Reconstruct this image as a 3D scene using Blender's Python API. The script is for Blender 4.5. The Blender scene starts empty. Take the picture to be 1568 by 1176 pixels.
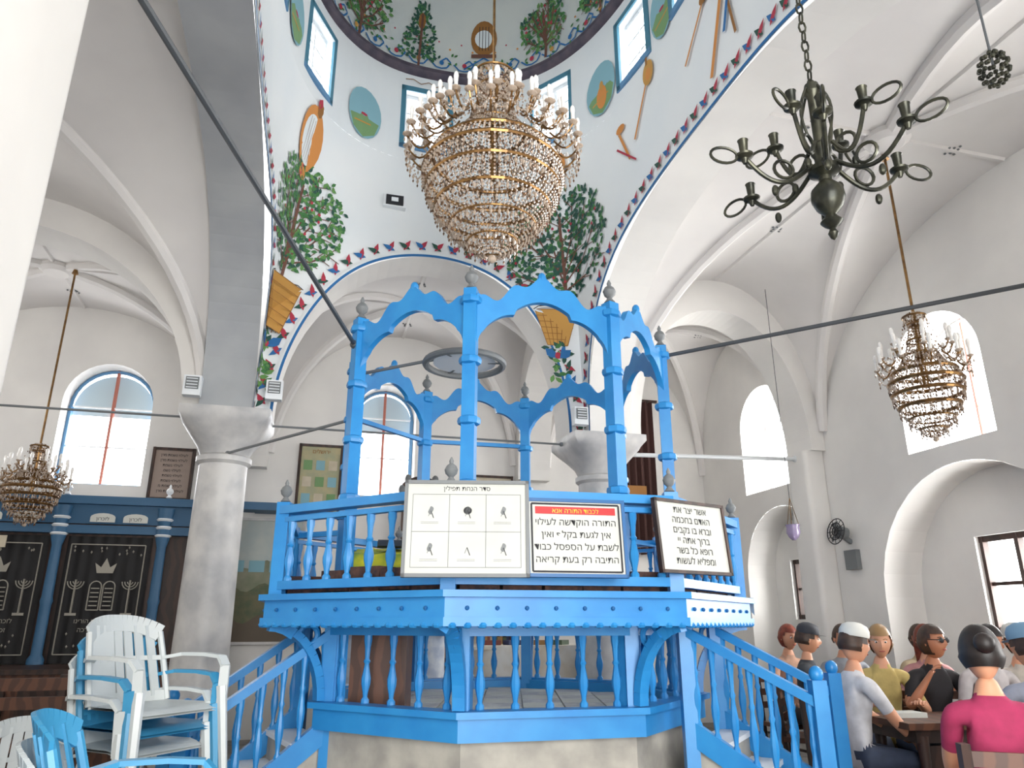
import bpy, math, random, bmesh, bisect
from mathutils import Vector, Matrix
random.seed(7)
rad=math.radians; pi=math.pi
V=Vector
# ------------------------------------------------------------ materials
def lin(c):
    r=[]
    for x in c[:3]:
        x=x/255.0
        r.append(x/12.92 if x<=.04045 else ((x+.055)/1.055)**2.4)
    return (r[0],r[1],r[2],1)
_M={}
def mat(name,col,rough=.6,metal=0,col2=None,scale=6,bump=0,trans=0,wave=False,spec=None,detail=4):
    if name in _M: return _M[name]
    m=bpy.data.materials.new(name); m.use_nodes=True
    nt=m.node_tree; b=nt.nodes['Principled BSDF']
    b.inputs['Base Color'].default_value=lin(col)
    b.inputs['Roughness'].default_value=rough
    b.inputs['Metallic'].default_value=metal
    if spec is not None: b.inputs['Specular IOR Level'].default_value=spec
    if trans: b.inputs['Transmission Weight'].default_value=trans
    if col2 is not None or bump:
        tc=nt.nodes.new('ShaderNodeTexCoord')
        if wave:
            n=nt.nodes.new('ShaderNodeTexWave'); n.inputs['Scale'].default_value=scale
            n.inputs['Distortion'].default_value=6; n.inputs['Detail'].default_value=3; fac=n.outputs['Fac']
        else:
            n=nt.nodes.new('ShaderNodeTexNoise'); n.inputs['Scale'].default_value=scale
            n.inputs['Detail'].default_value=detail; fac=n.outputs['Fac']
        nt.links.new(tc.outputs['Object'],n.inputs['Vector'])
        if col2 is not None:
            r=nt.nodes.new('ShaderNodeValToRGB')
            r.color_ramp.elements[0].position=.35; r.color_ramp.elements[1].position=.65
            r.color_ramp.elements[0].color=lin(col); r.color_ramp.elements[1].color=lin(col2)
            nt.links.new(fac,r.inputs['Fac']); nt.links.new(r.outputs['Color'],b.inputs['Base Color'])
        if bump:
            bp=nt.nodes.new('ShaderNodeBump'); bp.inputs['Strength'].default_value=bump; bp.inputs['Distance'].default_value=.02
            nt.links.new(fac,bp.inputs['Height']); nt.links.new(bp.outputs['Normal'],b.inputs['Normal'])
    _M[name]=m; return m
PL=mat('plaster_white',(226,224,220),.85,col2=(216,214,211),scale=1.3,bump=.08)
PLV=mat('plaster_vault',(224,221,218),.85,col2=(214,211,209),scale=1.0,bump=.06)
PLB=mat('plaster_bluish',(216,221,224),.8,col2=(222,225,226),scale=1.2,bump=.05)
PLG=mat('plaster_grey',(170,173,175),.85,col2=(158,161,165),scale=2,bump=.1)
STN=mat('marble_column',(204,202,199),.45,col2=(172,172,173),scale=4.0,bump=.05,detail=10)
BLUE=mat('blue_paint',(34,124,190),.38,col2=(44,136,198),scale=5,bump=.05)
BLUE2=mat('blue_paint_dark',(24,90,146),.4)
TILE=mat('deck_stone',(196,196,194),.5,col2=(160,162,166),scale=12)
BASE=mat('base_stone',(176,172,162),.7,col2=(146,143,136),scale=5,bump=.3)
FLOORM=mat('floor_stone',(124,120,114),.4,col2=(92,89,86),scale=3)
WOOD=mat('dark_wood',(60,38,30),.45,col2=(42,27,21),scale=3,wave=True)
WOOD2=mat('brown_wood',(98,60,40),.45,col2=(74,44,30),scale=3,wave=True)
IRON=mat('iron_rod',(72,76,80),.5,metal=.2)
STEEL=mat('white_rod',(200,204,206),.4,metal=.1)
BRASS=mat('aged_brass',(150,114,68),.3,metal=.8,col2=(108,80,50),scale=12)
DBRASS=mat('dark_brass',(76,76,64),.35,metal=.7,col2=(42,44,40),scale=14)
CRY=mat('crystal',(186,168,150),.1,trans=.1,spec=.9)
CRY2=mat('crystal_amber',(110,82,60),.12,metal=.3)
BULB=mat('bulb',(240,238,234),.2)
WHITE=mat('white_paint',(228,232,235),.5)
TEAL=mat('teal_paint',(66,120,142),.5)
WFR=mat('window_frame_blue',(90,136,176),.5)
REDW=mat('window_red_wood',(170,100,84),.5)
BLACK=mat('black_cloth',(14,13,16),.7)
SILV=mat('silver_embroidery',(146,142,132),.5,metal=.3)
PAPER=mat('paper',(196,198,192),.6,col2=(188,190,184),scale=4)
PAPER2=mat('paper_cream',(196,186,166),.7,col2=(182,172,150),scale=6)
INK=mat('ink',(24,24,30),.6)
REDH=mat('red_header',(180,32,36),.5)
YEL=mat('yellow_ink',(236,206,60),.5)
GREY=mat('grey_plastic',(112,116,118),.5)
RUG=mat('rug',(88,60,50),.9,col2=(46,38,42),scale=22,bump=.4)
# ------------------------------------------------------------ mesh builder
class MB:
    def __init__(s): s.v=[];s.f=[];s.mi=[];s.mats=[]
    def m(s,mt):
        if mt not in s.mats: s.mats.append(mt)
        return s.mats.index(mt)
    def add(s,vs,fs,mt):
        o=len(s.v); s.v.extend([tuple(x) for x in vs]); i=s.m(mt)
        for f in fs: s.f.append(tuple(a+o for a in f)); s.mi.append(i)
    def box(s,c,size,mt,rz=0,M=None):
        hx,hy,hz=size[0]/2,size[1]/2,size[2]/2
        vs=[V((x,y,z)) for x in(-hx,hx) for y in(-hy,hy) for z in(-hz,hz)]
        R=M if M is not None else Matrix.Rotation(rz,3,'Z')
        vs=[R@v+V(c) for v in vs]
        s.add(vs,[(0,1,3,2),(4,6,7,5),(0,4,5,1),(2,3,7,6),(0,2,6,4),(1,5,7,3)],mt)
    def beam(s,a,b,w,h,mt,up=(0,0,1)):
        a=V(a);b=V(b);d=(b-a).normalized();u=V(up)
        if abs(d.dot(u))>.98:u=V((0,1,0))
        x=d.cross(u).normalized()*w/2; y=x.cross(d).normalized()*h/2
        vs=[a-x-y,a+x-y,a+x+y,a-x+y,b-x-y,b+x-y,b+x+y,b-x+y]
        s.add(vs,[(3,2,1,0),(4,5,6,7),(0,1,5,4),(1,2,6,5),(2,3,7,6),(3,0,4,7)],mt)
    def tube(s,pts,r,mt,n=8,closed=False):
        pts=[V(p) for p in pts];N=len(pts)
        rr=r if isinstance(r,(list,tuple)) else [r]*N
        vs=[];up=None
        for i,p in enumerate(pts):
            if closed: t=(pts[(i+1)%N]-pts[i-1])
            else: t=pts[min(i+1,N-1)]-pts[max(i-1,0)]
            t=t.normalized() if t.length>1e-9 else V((0,0,1))
            if up is None:
                up=V((0,0,1)) if abs(t.z)<.9 else V((1,0,0))
            x=t.cross(up)
            if x.length<1e-6: x=t.cross(V((0,1,0)))
            x.normalize(); up=x.cross(t).normalized()
            for k in range(n):
                a=2*pi*k/n; vs.append(p+(x*math.cos(a)+up*math.sin(a))*rr[i])
        fs=[]
        for i in range(N if closed else N-1):
            j=(i+1)%N
            for k in range(n): fs.append((i*n+k,i*n+(k+1)%n,j*n+(k+1)%n,j*n+k))
        if not closed:
            fs.append(tuple(range(n-1,-1,-1))); fs.append(tuple((N-1)*n+k for k in range(n)))
        s.add(vs,fs,mt)
    def lathe(s,prof,o,mt,n=16,M=None):
        o=V(o);vs=[]
        for r,z in prof:
            for k in range(n):
                a=2*pi*k/n; p=V((r*math.cos(a),r*math.sin(a),z))
                if M is not None:p=M@p
                vs.append(o+p)
        fs=[]
        for i in range(len(prof)-1):
            for k in range(n): fs.append((i*n+k,i*n+(k+1)%n,(i+1)*n+(k+1)%n,(i+1)*n+k))
        fs.append(tuple(range(n-1,-1,-1)));fs.append(tuple((len(prof)-1)*n+k for k in range(n)))
        s.add(vs,fs,mt)
    def ell(s,c,r,mt,n=12,m=8,M=None):
        pr=[(math.sin(pi*i/m),-math.cos(pi*i/m)) for i in range(m+1)]
        c=V(c);vs=[]
        for a,z in pr:
            for k in range(n):
                t=2*pi*k/n; p=V((a*math.cos(t)*r[0],a*math.sin(t)*r[1],z*r[2]))
                if M is not None:p=M@p
                vs.append(c+p)
        fs=[(i*n+k,i*n+(k+1)%n,(i+1)*n+(k+1)%n,(i+1)*n+k) for i in range(m) for k in range(n)]
        s.add(vs,fs,mt)
    def octa(s,c,r,h,mt):
        c=V(c)
        vs=[c+V((r,0,0)),c+V((0,r,0)),c+V((-r,0,0)),c+V((0,-r,0)),c+V((0,0,h)),c+V((0,0,-h))]
        s.add(vs,[(0,1,4),(1,2,4),(2,3,4),(3,0,4),(1,0,5),(2,1,5),(3,2,5),(0,3,5)],mt)
    def poly(s,pts,mt): s.add(pts,[tuple(range(len(pts)))],mt)
    def text(s,body,o,X,Y,size,mt,align='CENTER'):
        try:
            cu=bpy.data.curves.new('t','FONT'); cu.body=body; cu.size=size; cu.align_x=align
            ob=bpy.data.objects.new('t',cu); bpy.context.scene.collection.objects.link(ob)
            dg=bpy.context.evaluated_depsgraph_get()
            me=bpy.data.meshes.new_from_object(ob.evaluated_get(dg))
            X=V(X).normalized();Y=V(Y).normalized();o=V(o)
            s.add([o+X*v.co.x+Y*v.co.y for v in me.vertices],[tuple(p.vertices) for p in me.polygons],mt)
            bpy.data.objects.remove(ob); bpy.data.curves.remove(cu); bpy.data.meshes.remove(me)
        except Exception as e: print('text fail',e)
    def finish(s,name,ang=38):
        me=bpy.data.meshes.new(name); me.from_pydata(s.v,[],s.f)
        for m in s.mats: me.materials.append(m)
        me.polygons.foreach_set('material_index',s.mi)
        me.validate(); me.update()
        if ang:
            me.shade_smooth()
            try: me.set_sharp_from_angle(angle=rad(ang))
            except Exception: pass
        ob=bpy.data.objects.new(name,me); bpy.context.scene.collection.objects.link(ob)
        return ob
# ------------------------------------------------------------ local building frame
CX,CY=-.17,4.96
YAW=rad(15)
RX=V((math.cos(YAW),math.sin(YAW),0)); FY=V((-math.sin(YAW),math.cos(YAW),0))
def L(p,q,z=0): return V((CX,CY,0))+RX*p+FY*q+V((0,0,z))
A_,B_,BN=1.8,2.85,3.3
BH=(B_+BN)/2; BC0=(B_-BN)/2
TH=.5
ZS=3.45; ZA=5.45
def sup(x,m): 
    x=min(1,abs(x)); return (1-x**m)**(1/m)
INS=.18
LK=4.4
def area(loc,d,sx,sy,pw,col=(1,1,1),name='window_daylight'):
    l=bpy.data.lights.new(name,'AREA'); l.shape='RECTANGLE'; l.size=sx; l.size_y=sy; l.energy=pw*LK; l.color=col
    o=bpy.data.objects.new(name,l); o.location=loc; o.rotation_euler=V(d).to_track_quat('-Z','Y').to_euler()
    bpy.context.scene.collection.objects.link(o); return o
def opt(o,u):
    if not o.get('arch'): return o['zt']
    r=o['w']/2; x=max(-1,min(1,(u-o['uc'])/r)); return o['zt']-r+r*math.sqrt(max(0,1-x*x))
def wall(mb,F,u0,u1,z0,z1,ops,mt,rmat=None,extra=[]):
    us=set([u0,u1]+list(extra))
    for o in ops:
        a,b=o['uc']-o['w']/2,o['uc']+o['w']/2
        if o.get('arch'):
            for i in range(17): us.add(o['uc']-o['w']/2*math.cos(pi*i/16))
        us.add(a);us.add(b)
    us=sorted(us); uu=[us[0]]
    for u in us[1:]:
        if u-uu[-1]>1e-6: uu.append(u)
    for a,b in zip(uu[:-1],uu[1:]):
        mid=(a+b)/2
        os=sorted([o for o in ops if abs(mid-o['uc'])<o['w']/2],key=lambda o:o['zb'])
        la,lb=z0,z0
        for o in os:
            if o['zb']>la+1e-6: mb.poly([F(a,0,la),F(b,0,lb),F(b,0,o['zb']),F(a,0,o['zb'])],mt)
            la,lb=opt(o,a),opt(o,b)
        mb.poly([F(a,0,la),F(b,0,lb),F(b,0,z1),F(a,0,z1)],mt)
    for o in ops:
        a,b=o['uc']-o['w']/2,o['uc']+o['w']/2; d=o['depth']
        pts=[(a,o['zb']),(b,o['zb'])]
        if o.get('arch'):
            for i in range(17):
                u=o['uc']+o['w']/2*math.cos(pi*i/16); pts.append((u,opt(o,u)))
        else: pts+= [(b,o['zt']),(a,o['zt'])]
        N=len(pts)
        for i in range(N):
            p,q=pts[i],pts[(i+1)%N]
            mb.poly([F(p[0],0,p[1]),F(q[0],0,q[1]),F(q[0],d,q[1]),F(p[0],d,p[1])],rmat or mt)
def window_unit(mb,F,uc,w,zb,zt,arch,d,frame,mull,cols=2,rows=3,fw=.06,mw=.035,hm=None):
    o=dict(uc=uc,w=w,zb=zb,zt=zt,arch=arch)
    a,b=uc-w/2,uc+w/2
    zside=opt(o,a) if arch else zt
    if arch: zside=zt-w/2
    for u in (a+fw/2,b-fw/2): mb.beam(F(u,d,zb),F(u,d,zside),fw,fw,frame)
    mb.beam(F(a,d,zb+fw/2),F(b,d,zb+fw/2),fw,fw,frame)
    if arch:
        mb.tube([F(uc+(w/2-fw/2)*math.cos(pi*i/16),d,zt-w/2+(w/2-fw/2)*math.sin(pi*i/16)) for i in range(17)],fw/2,frame,6)
    else: mb.beam(F(a,d,zt-fw/2),F(b,d,zt-fw/2),fw,fw,frame)
    for i in range(1,cols):
        u=a+w*i/cols; mb.beam(F(u,d,zb),F(u,d,opt(o,u)),mw,mw,mull)
    for i in range(1,rows):
        z=zb+(zside-zb)*i/rows if not arch else zb+(zside-zb)*i/(rows-1)
        mb.beam(F(a,d,z),F(b,d,z),mw*.6,mw*.6,hm or mull)
# ------------------------------------------------------------ floor
mb=MB()
for i in range(-14,11):
    for j in range(-16,12):
        p,q=i*.5,j*.5
        mb.box(L(p+.25,q+.25,-.03),(.49,.49,.06),FLOORM,rz=YAW)
mb.box(L(-.75,-1,-.06),(13,15,.05),INK,rz=YAW)
mb.finish('floor')
# ------------------------------------------------------------ outer walls
PW=5.0; PL0=-6.6; QB=5.9; QN=-8.2; ZT=6.2
FR=lambda u,d,z:L(PW+d,u,z)
mb=MB()
ops=[dict(uc=4.12,w=1.15,zb=3.18,zt=4.68,arch=True,depth=.5),
     dict(uc=1.0,w=1.1,zb=3.12,zt=4.52,arch=True,depth=.5),
     dict(uc=-2.2,w=1.1,zb=3.12,zt=4.6,arch=True,depth=.5),
     dict(uc=3.95,w=1.8,zb=.0,zt=2.92,arch=True,depth=.45),
     dict(uc=.95,w=2.5,zb=.0,zt=2.92,arch=True,depth=.5),
     dict(uc=-2.5,w=2.4,zb=.0,zt=2.9,arch=True,depth=.5)]
wall(mb,FR,QN,QB,0,ZT,ops,PL)
F2=lambda u,d,z:L(PW+.45+d,u,z)
wall(mb,F2,3.05,4.85,0,3,[dict(uc=4.0,w=.95,zb=1.45,zt=2.25,depth=.3)],PL)
F3=lambda u,d,z:L(PW+.5+d,u,z)
wall(mb,F3,-.3,2.2,0,3,[dict(uc=.75,w=1.3,zb=1.3,zt=2.25,depth=.3)],PL)
wall(mb,F3,-3.7,-1.3,0,3,[dict(uc=-2.5,w=1.2,zb=1.3,zt=2.2,depth=.3)],PL)
mb.finish('wall_right',ang=30)
wn=0
def wobj(fn):
    global wn
    m=MB(); fn(m); wn+=1; m.finish('window_%d'%wn)
wobj(lambda m:window_unit(m,FR,4.12,1.15,3.18,4.68,True,.45,WHITE,WHITE,1,2,.06))
wobj(lambda m:window_unit(m,FR,1.0,1.1,3.12,4.52,True,.45,WHITE,REDW,2,3,.05,.03,WHITE))
wobj(lambda m:window_unit(m,FR,-2.2,1.1,3.12,4.6,True,.45,WHITE,REDW,2,3,.05,.03,WHITE))
wobj(lambda m:window_unit(m,F2,4.0,.95,1.45,2.25,False,.08,WOOD,WOOD,2,2,.06,.05))
wobj(lambda m:window_unit(m,F3,.75,1.3,1.3,2.25,False,.08,WOOD,WOOD,3,2,.06,.06))
nr=-RX
DAY=(1,.99,.97)
for u,z,w,h,pw in((4.12,3.9,1.2,1.6,24),(1.0,3.85,1.15,1.5,28),(-2.2,3.85,1.15,1.5,22)):
    area(FR(u,.62,z),nr,w,h,pw,DAY)
area(F2(4.0,.4,1.85),nr,1.1,1.0,14,DAY); area(F3(.75,.34,1.78),nr,1.5,1.15,40,DAY); area(F3(-2.5,.4,1.75),nr,1.3,1.0,20,DAY)
FB=lambda u,d,z:L(u,QB+d,z)
mb=MB()
bw=[(-3.95,1.12),(-.19,.9)]
ops=[dict(uc=u,w=w,zb=3.14,zt=4.82,arch=True,depth=.5) for u,w in bw]
wall(mb,FB,PL0,PW,0,ZT,ops,PL); mb.finish('wall_back',ang=30)
wobj(lambda m:window_unit(m,FB,-3.95,1.12,3.14,4.82,True,.3,WFR,REDW,2,3,.05,.035,WHITE))
wobj(lambda m:window_unit(m,FB,-.19,.9,3.14,4.82,True,.3,WFR,REDW,2,3,.05,.035,WHITE))
for u,w in bw: area(FB(u,.6,3.75),-FY,w,1.3,12,(.98,.98,1))
def shade(m):
    for u,w in bw:
        pts=[FB(u+w/2*.93*math.cos(pi*i/16),.36,4.82-w/2+w/2*.93*math.sin(pi*i/16)-.03) for i in range(17)]
        m.poly(pts+[FB(u-w/2*.93,.36,4.15),FB(u+w/2*.93,.36,4.15)],mat('blind',(190,208,216),.7))
m=MB();shade(m);m.finish('window_blind')
FLf=lambda u,d,z:L(PL0-d,u,z)
mb=MB(); wall(mb,FLf,QN,QB,0,ZT,[dict(uc=4.4,w=1.1,zb=3.1,zt=4.7,arch=True,depth=.5),dict(uc=0,w=1.1,zb=3.1,zt=4.7,arch=True,depth=.5)],PL);mb.finish('wall_left',ang=30)
for u in (4.4,0): area(FLf(u,.55,3.9),RX,1.1,1.6,4.5,(1,.93,.86))
FN=lambda u,d,z:L(u,QN-d,z)
mb=MB(); wall(mb,FN,PL0,PW,0,ZT,[dict(uc=-.6,w=4.6,zb=0,zt=4.4,depth=.5)],PL);mb.finish('wall_near',ang=30)
area(FN(-.6,.6,2.2),FY,4.6,4.2,150,(1,.97,.93),'added_fill_light')  # added fill light behind the camera, set in an invented door opening
# ------------------------------------------------------------ arches between columns
def arch_wall(mb,P0,P1,nrm,th,inset,za,m,ztop,mt,faces=(1,1),soff=None):
    P0=V(P0);P1=V(P1);d=P1-P0;Ln=d.length;d.normalize();nrm=V(nrm)
    h=Ln/2-inset
    us=[0]+[Ln/2-h*math.cos(pi*i/40) for i in range(41)]+[Ln]
    def z(u):
        x=(u-Ln/2)/h
        return ZS if abs(x)>=1 else ZS+(za-ZS)*sup(x,m)
    W=lambda u,t,zz:P0+d*u+nrm*t+V((0,0,zz))
    for a,b in zip(us[:-1],us[1:]):
        if b-a<1e-6: continue
        za_,zb_=z(a),z(b)
        if faces[0]: mb.poly([W(a,0,za_),W(b,0,zb_),W(b,0,ztop),W(a,0,ztop)],mt)
        if faces[1]: mb.poly([W(b,th,zb_),W(a,th,za_),W(a,th,ztop),W(b,th,ztop)],mt)
        mb.poly([W(a,0,za_),W(a,th,za_),W(b,th,zb_),W(b,0,zb_)],soff or mt)
mb=MB()
a,b=A_,B_
MS=2.5
arch_wall(mb,L(-a,b),L(a,b),FY,TH,INS,ZA,2.1,ZT,PL,(0,1))
arch_wall(mb,L(-a,-BN),L(a,-BN),-FY,TH,INS,ZA,2.1,ZT,PL,(0,1))
arch_wall(mb,L(a,b),L(a,-BN),RX,TH,INS,ZA,MS,ZT,PL,(0,1))
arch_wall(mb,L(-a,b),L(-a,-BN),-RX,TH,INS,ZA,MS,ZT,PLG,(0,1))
o=a+TH;o2=b+TH;oN=BN+TH
for q in (b,-oN):
    arch_wall(mb,L(o,q),L(PW,q),FY,TH,.2,5.2,2.1,ZT,PL)
    arch_wall(mb,L(PL0,q),L(-o,q),FY,TH,.2,5.3,2.1,ZT,PL)
for p in (a,-a-TH):
    arch_wall(mb,L(p,o2),L(p,QB),RX,TH,.2,5.2,2.1,ZT,PL)
    arch_wall(mb,L(p,QN),L(p,-oN),RX,TH,.2,5.2,2.1,ZT,PL)
mb.finish('arch_wall')
# ------------------------------------------------------------ vaults
def vault(mb,p0,p1,q0,q1,za=5.62,rib=True):
    N=32;pc,hp=(p0+p1)/2,(p1-p0)/2;qc,hq=(q0+q1)/2,(q1-q0)/2
    xs=[-math.cos(pi*i/N) for i in range(N+1)]
    bz=lambda x:ZS+(za-ZS)*sup(x,2.1)
    vs=[]
    for i,x in enumerate(xs):
        for j,y in enumerate(xs):
            vs.append(L(pc+hp*x,qc+hq*y,max(bz(x),bz(y))))
    n=N+1;fs=[]
    for i in range(N):
        for j in range(N):
            a,b,c,d=i*n+j,(i+1)*n+j,(i+1)*n+j+1,i*n+j+1
            if (i<N/2)==(j<N/2): fs+=[(a,b,c),(a,c,d)]
            else: fs+=[(a,b,d),(b,c,d)]
    mb.add(vs,fs,PLV)
    if rib:
        for s in(1,-1):
            mb.tube([L(pc+hp*x,qc+hq*x*s,bz(x)) for x in xs[1:-1]],.07,PLV,8)
        mb.tube([L(pc+hp*x,qc,za) for x in (-.98,.98)],.03,PLV,6)
        mb.tube([L(pc,qc+hq*x,za) for x in (-.98,.98)],.03,PLV,6)
        mb.lathe([(.0,-.07),(.14,-.07),(.2,-.03),(.2,.05)],L(pc,qc,za-.02),PLV,16)
        for s1 in(-.55,.55):
            for k in range(9):
                an=2*pi*k/9;rr=.07 if k%2 else .04
                mb.octa(L(pc+rr*math.cos(an),qc+hq*s1+rr*math.sin(an),za-.012),.018,.012,GREY)
                mb.octa(L(pc+hp*s1+rr*math.cos(an),qc+rr*math.sin(an),za-.012),.018,.012,GREY)
mb=MB()
vault(mb,o,PW,-BN,b); vault(mb,o,PW,o2,QB); vault(mb,-a,a,o2,QB); vault(mb,PL0,-o,o2,QB); vault(mb,PL0,-o,-BN,b)
vault(mb,PL0,-o,QN,-oN);vault(mb,-a,a,QN,-oN);vault(mb,o,PW,QN,-oN)
mb.finish('ceiling',ang=25)
# ------------------------------------------------------------ domed bay shell
ZD=6.7; ZR=8.0; NE=2.5
def rho(th):
    b=B_ if math.cos(th)>=0 else BN
    return ((abs(math.sin(th))/A_)**NE+(abs(math.cos(th))/b)**NE)**(-1/NE)
def rect(th):
    b=B_ if math.cos(th)>=0 else BN
    s,c=abs(math.sin(th)),abs(math.cos(th))
    return min(A_/s if s>1e-9 else 1e9,b/c if c>1e-9 else 1e9)
def PP(th,z,off=0):
    if z<=ZD:
        w=max(0,(z-ZS)/(ZD-ZS))**1.6; r=rect(th)*(1-w)+rho(th)*w
    elif z<=ZR+.06: r=rho(th)
    else:
        x=min(1,(z-ZR-.06)/2.3); r=rho(th)*math.sqrt(1-x*x)
    r-=off
    return L(r*math.sin(th),r*math.cos(th),z)
def side_pt(side,s):
    if side==0:return s,B_
    if side==1:return A_,BC0-s
    if side==2:return -s,-BN
    return -A_,BC0+s
mb=MB()
cols=[]
for side in range(4):
    half=A_ if side in(0,2) else BH
    m=2.1 if side in(0,2) else MS
    ss=[-half]+[-(half-INS)*math.cos(pi*i/48) for i in range(49)]+[half]
    for s in ss:
        p,q=side_pt(side,s);x=s/(half-INS)
        cols.append((math.atan2(p,q),ZS if abs(x)>=1 else ZS+(ZA-ZS)*sup(x,m)))
NZ=20;vs=[]
for th,z0 in cols:
    for j in range(NZ+1): vs.append(PP(th,z0+(ZD-z0)*j/NZ))
fs=[]
for i in range(len(cols)):
    k=(i+1)%len(cols)
    for j in range(NZ): fs.append((i*(NZ+1)+j,k*(NZ+1)+j,k*(NZ+1)+j+1,i*(NZ+1)+j+1))
mb.add(vs,fs,PLB)
FD=lambda u,d,z:L((rho(u)+d)*math.sin(u),(rho(u)+d)*math.cos(u),z)
dw=[rad(-36+32.7*k) for k in range(11)]
ops=[]
for t in dw: ops.append(dict(uc=t,w=.54/rho(t),zb=6.93,zt=7.7,depth=.3))
lo=rad(-60)
wall(mb,FD,lo,lo+2*pi,ZD,ZR,ops,PLB,extra=[lo+2*pi*i/160 for i in range(161)])
mb.finish('wall_drum',ang=30)
for t in dw:
    c=FD(t,.0,7.315); n=-(L(math.sin(t),math.cos(t))-L(0,0))
    tang=(FD(t+.02,0,0)-FD(t-.02,0,0)).normalized(); nn=V((tang.y,-tang.x,0))
    if nn.dot(n)<0: nn=-nn
    G=lambda u,d,z,c=c,tang=tang,nn=nn:V((c.x,c.y,0))+tang*u-nn*d+V((0,0,z))
    def wf(m):
        window_unit(m,G,0,.54,6.93,7.7,False,.1,WHITE,WHITE,2,3,.045,.04)
        for s in(-1,1): m.beam(G(s*.3,-.012,6.87),G(s*.3,-.012,7.76),.075,.03,TEAL,up=nn)
        m.beam(G(-.335,-.012,7.735),G(.335,-.012,7.735),.07,.03,TEAL,up=nn); m.beam(G(-.335,-.012,6.895),G(.335,-.012,6.895),.07,.03,WFR,up=nn)
    wobj(wf)
    area(G(0,.36,7.315),nn,.56,.8,3.2,(.98,.99,1))
mb=MB()
RING=mat('cornice_brown',(84,74,84),.6,col2=(62,56,70),scale=8)
N=160;prof=[(0,7.95),(.05,7.96),(.09,8.0),(.09,8.05),(.04,8.08),(0,8.09)]
vs=[PP(2*pi*i/N,7.9,o_)+V((0,0,z-7.9)) for i in range(N) for o_,z in prof]
fs=[(i*6+j,((i+1)%N)*6+j,((i+1)%N)*6+j+1,i*6+j+1) for i in range(N) for j in range(5)]
mb.add(vs,fs,RING); mb.finish('trim_1')
mb=MB()
DOME=mat('dome_paint',(196,200,196),.8,col2=(180,188,190),scale=1.5)
vs=[];K=14
for i in range(N):
    for j in range(K): 
        f=math.sin(pi/2*j/K); vs.append(PP(2*pi*i/N,ZR+.06+1e-4+2.3*f))
vs.append(L(0,0,ZR+.06+2.3))
fs=[(i*K+j,((i+1)%N)*K+j,((i+1)%N)*K+j+1,i*K+j+1) for i in range(N) for j in range(K-1)]+[(i*K+K-1,((i+1)%N)*K+K-1,N*K) for i in range(N)]
mb.add(vs,fs,DOME);mb.finish('dome')
# ------------------------------------------------------------ wall paintings
G1=mat('leaf_green',(58,110,60),.8);G2=mat('leaf_green_light',(92,136,74),.8);G3=mat('leaf_dark',(34,76,64),.8)
BRN=mat('trunk_brown',(100,66,54),.8);RD=mat('paint_red',(164,46,66),.8);BL=mat('paint_blue',(36,100,156),.8)
LB=mat('paint_lightblue',(126,168,180),.8);OC=mat('paint_ochre',(184,138,68),.8);OC2=mat('paint_ochre_dark',(138,94,44),.8)
ORG=mat('paint_orange',(196,130,66),.8);PWH=mat('paint_white',(214,220,222),.8);HILL=mat('paint_hill',(112,146,100),.8)
class Deco:
    def __init__(s,mb,th,z,off=.02): s.mb=mb;s.th=th;s.z=z;s.r=(PP(th,z)-L(0,0,z)).length;s.off=off
    def P(s,x,y,o=0): return PP(s.th+x/s.r,s.z+y,s.off+o)
    def poly(s,pts,mt,o=0):
        cx=sum(p[0] for p in pts)/len(pts);cy=sum(p[1] for p in pts)/len(pts);n=len(pts)
        s.mb.add([s.P(cx,cy,o)]+[s.P(x,y,o) for x,y in pts],[(0,i+1,(i+1)%n+1) for i in range(n)],mt)
    def leaf(s,x,y,a,l,w,mt,o=0):
        c,sn=math.cos(a),math.sin(a)
        pt=[(l*t,w*math.sin(pi*min(1,max(0,t)))) for t in(0,.3,.6,1)]+[(l*t,-w*math.sin(pi*t)) for t in(.6,.3)]
        s.poly([(x+c*u-sn*v,y+sn*u+c*v) for u,v in pt],mt,o)
    def ell(s,x,y,rx,ry,mt,o=0,n=20):
        s.poly([(x+rx*math.cos(2*pi*i/n),y+ry*math.sin(2*pi*i/n)) for i in range(n)],mt,o)
    def line(s,pts,w,mt,o=0):
        for (x0,y0),(x1,y1) in zip(pts[:-1],pts[1:]):
            d=math.hypot(x1-x0,y1-y0) or 1;nx,ny=-(y1-y0)/d*w/2,(x1-x0)/d*w/2
            s.mb.add([s.P(x0+nx,y0+ny,o),s.P(x1+nx,y1+ny,o),s.P(x1-nx,y1-ny,o),s.P(x0-nx,y0-ny,o)],[(0,1,2,3)],mt)
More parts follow.
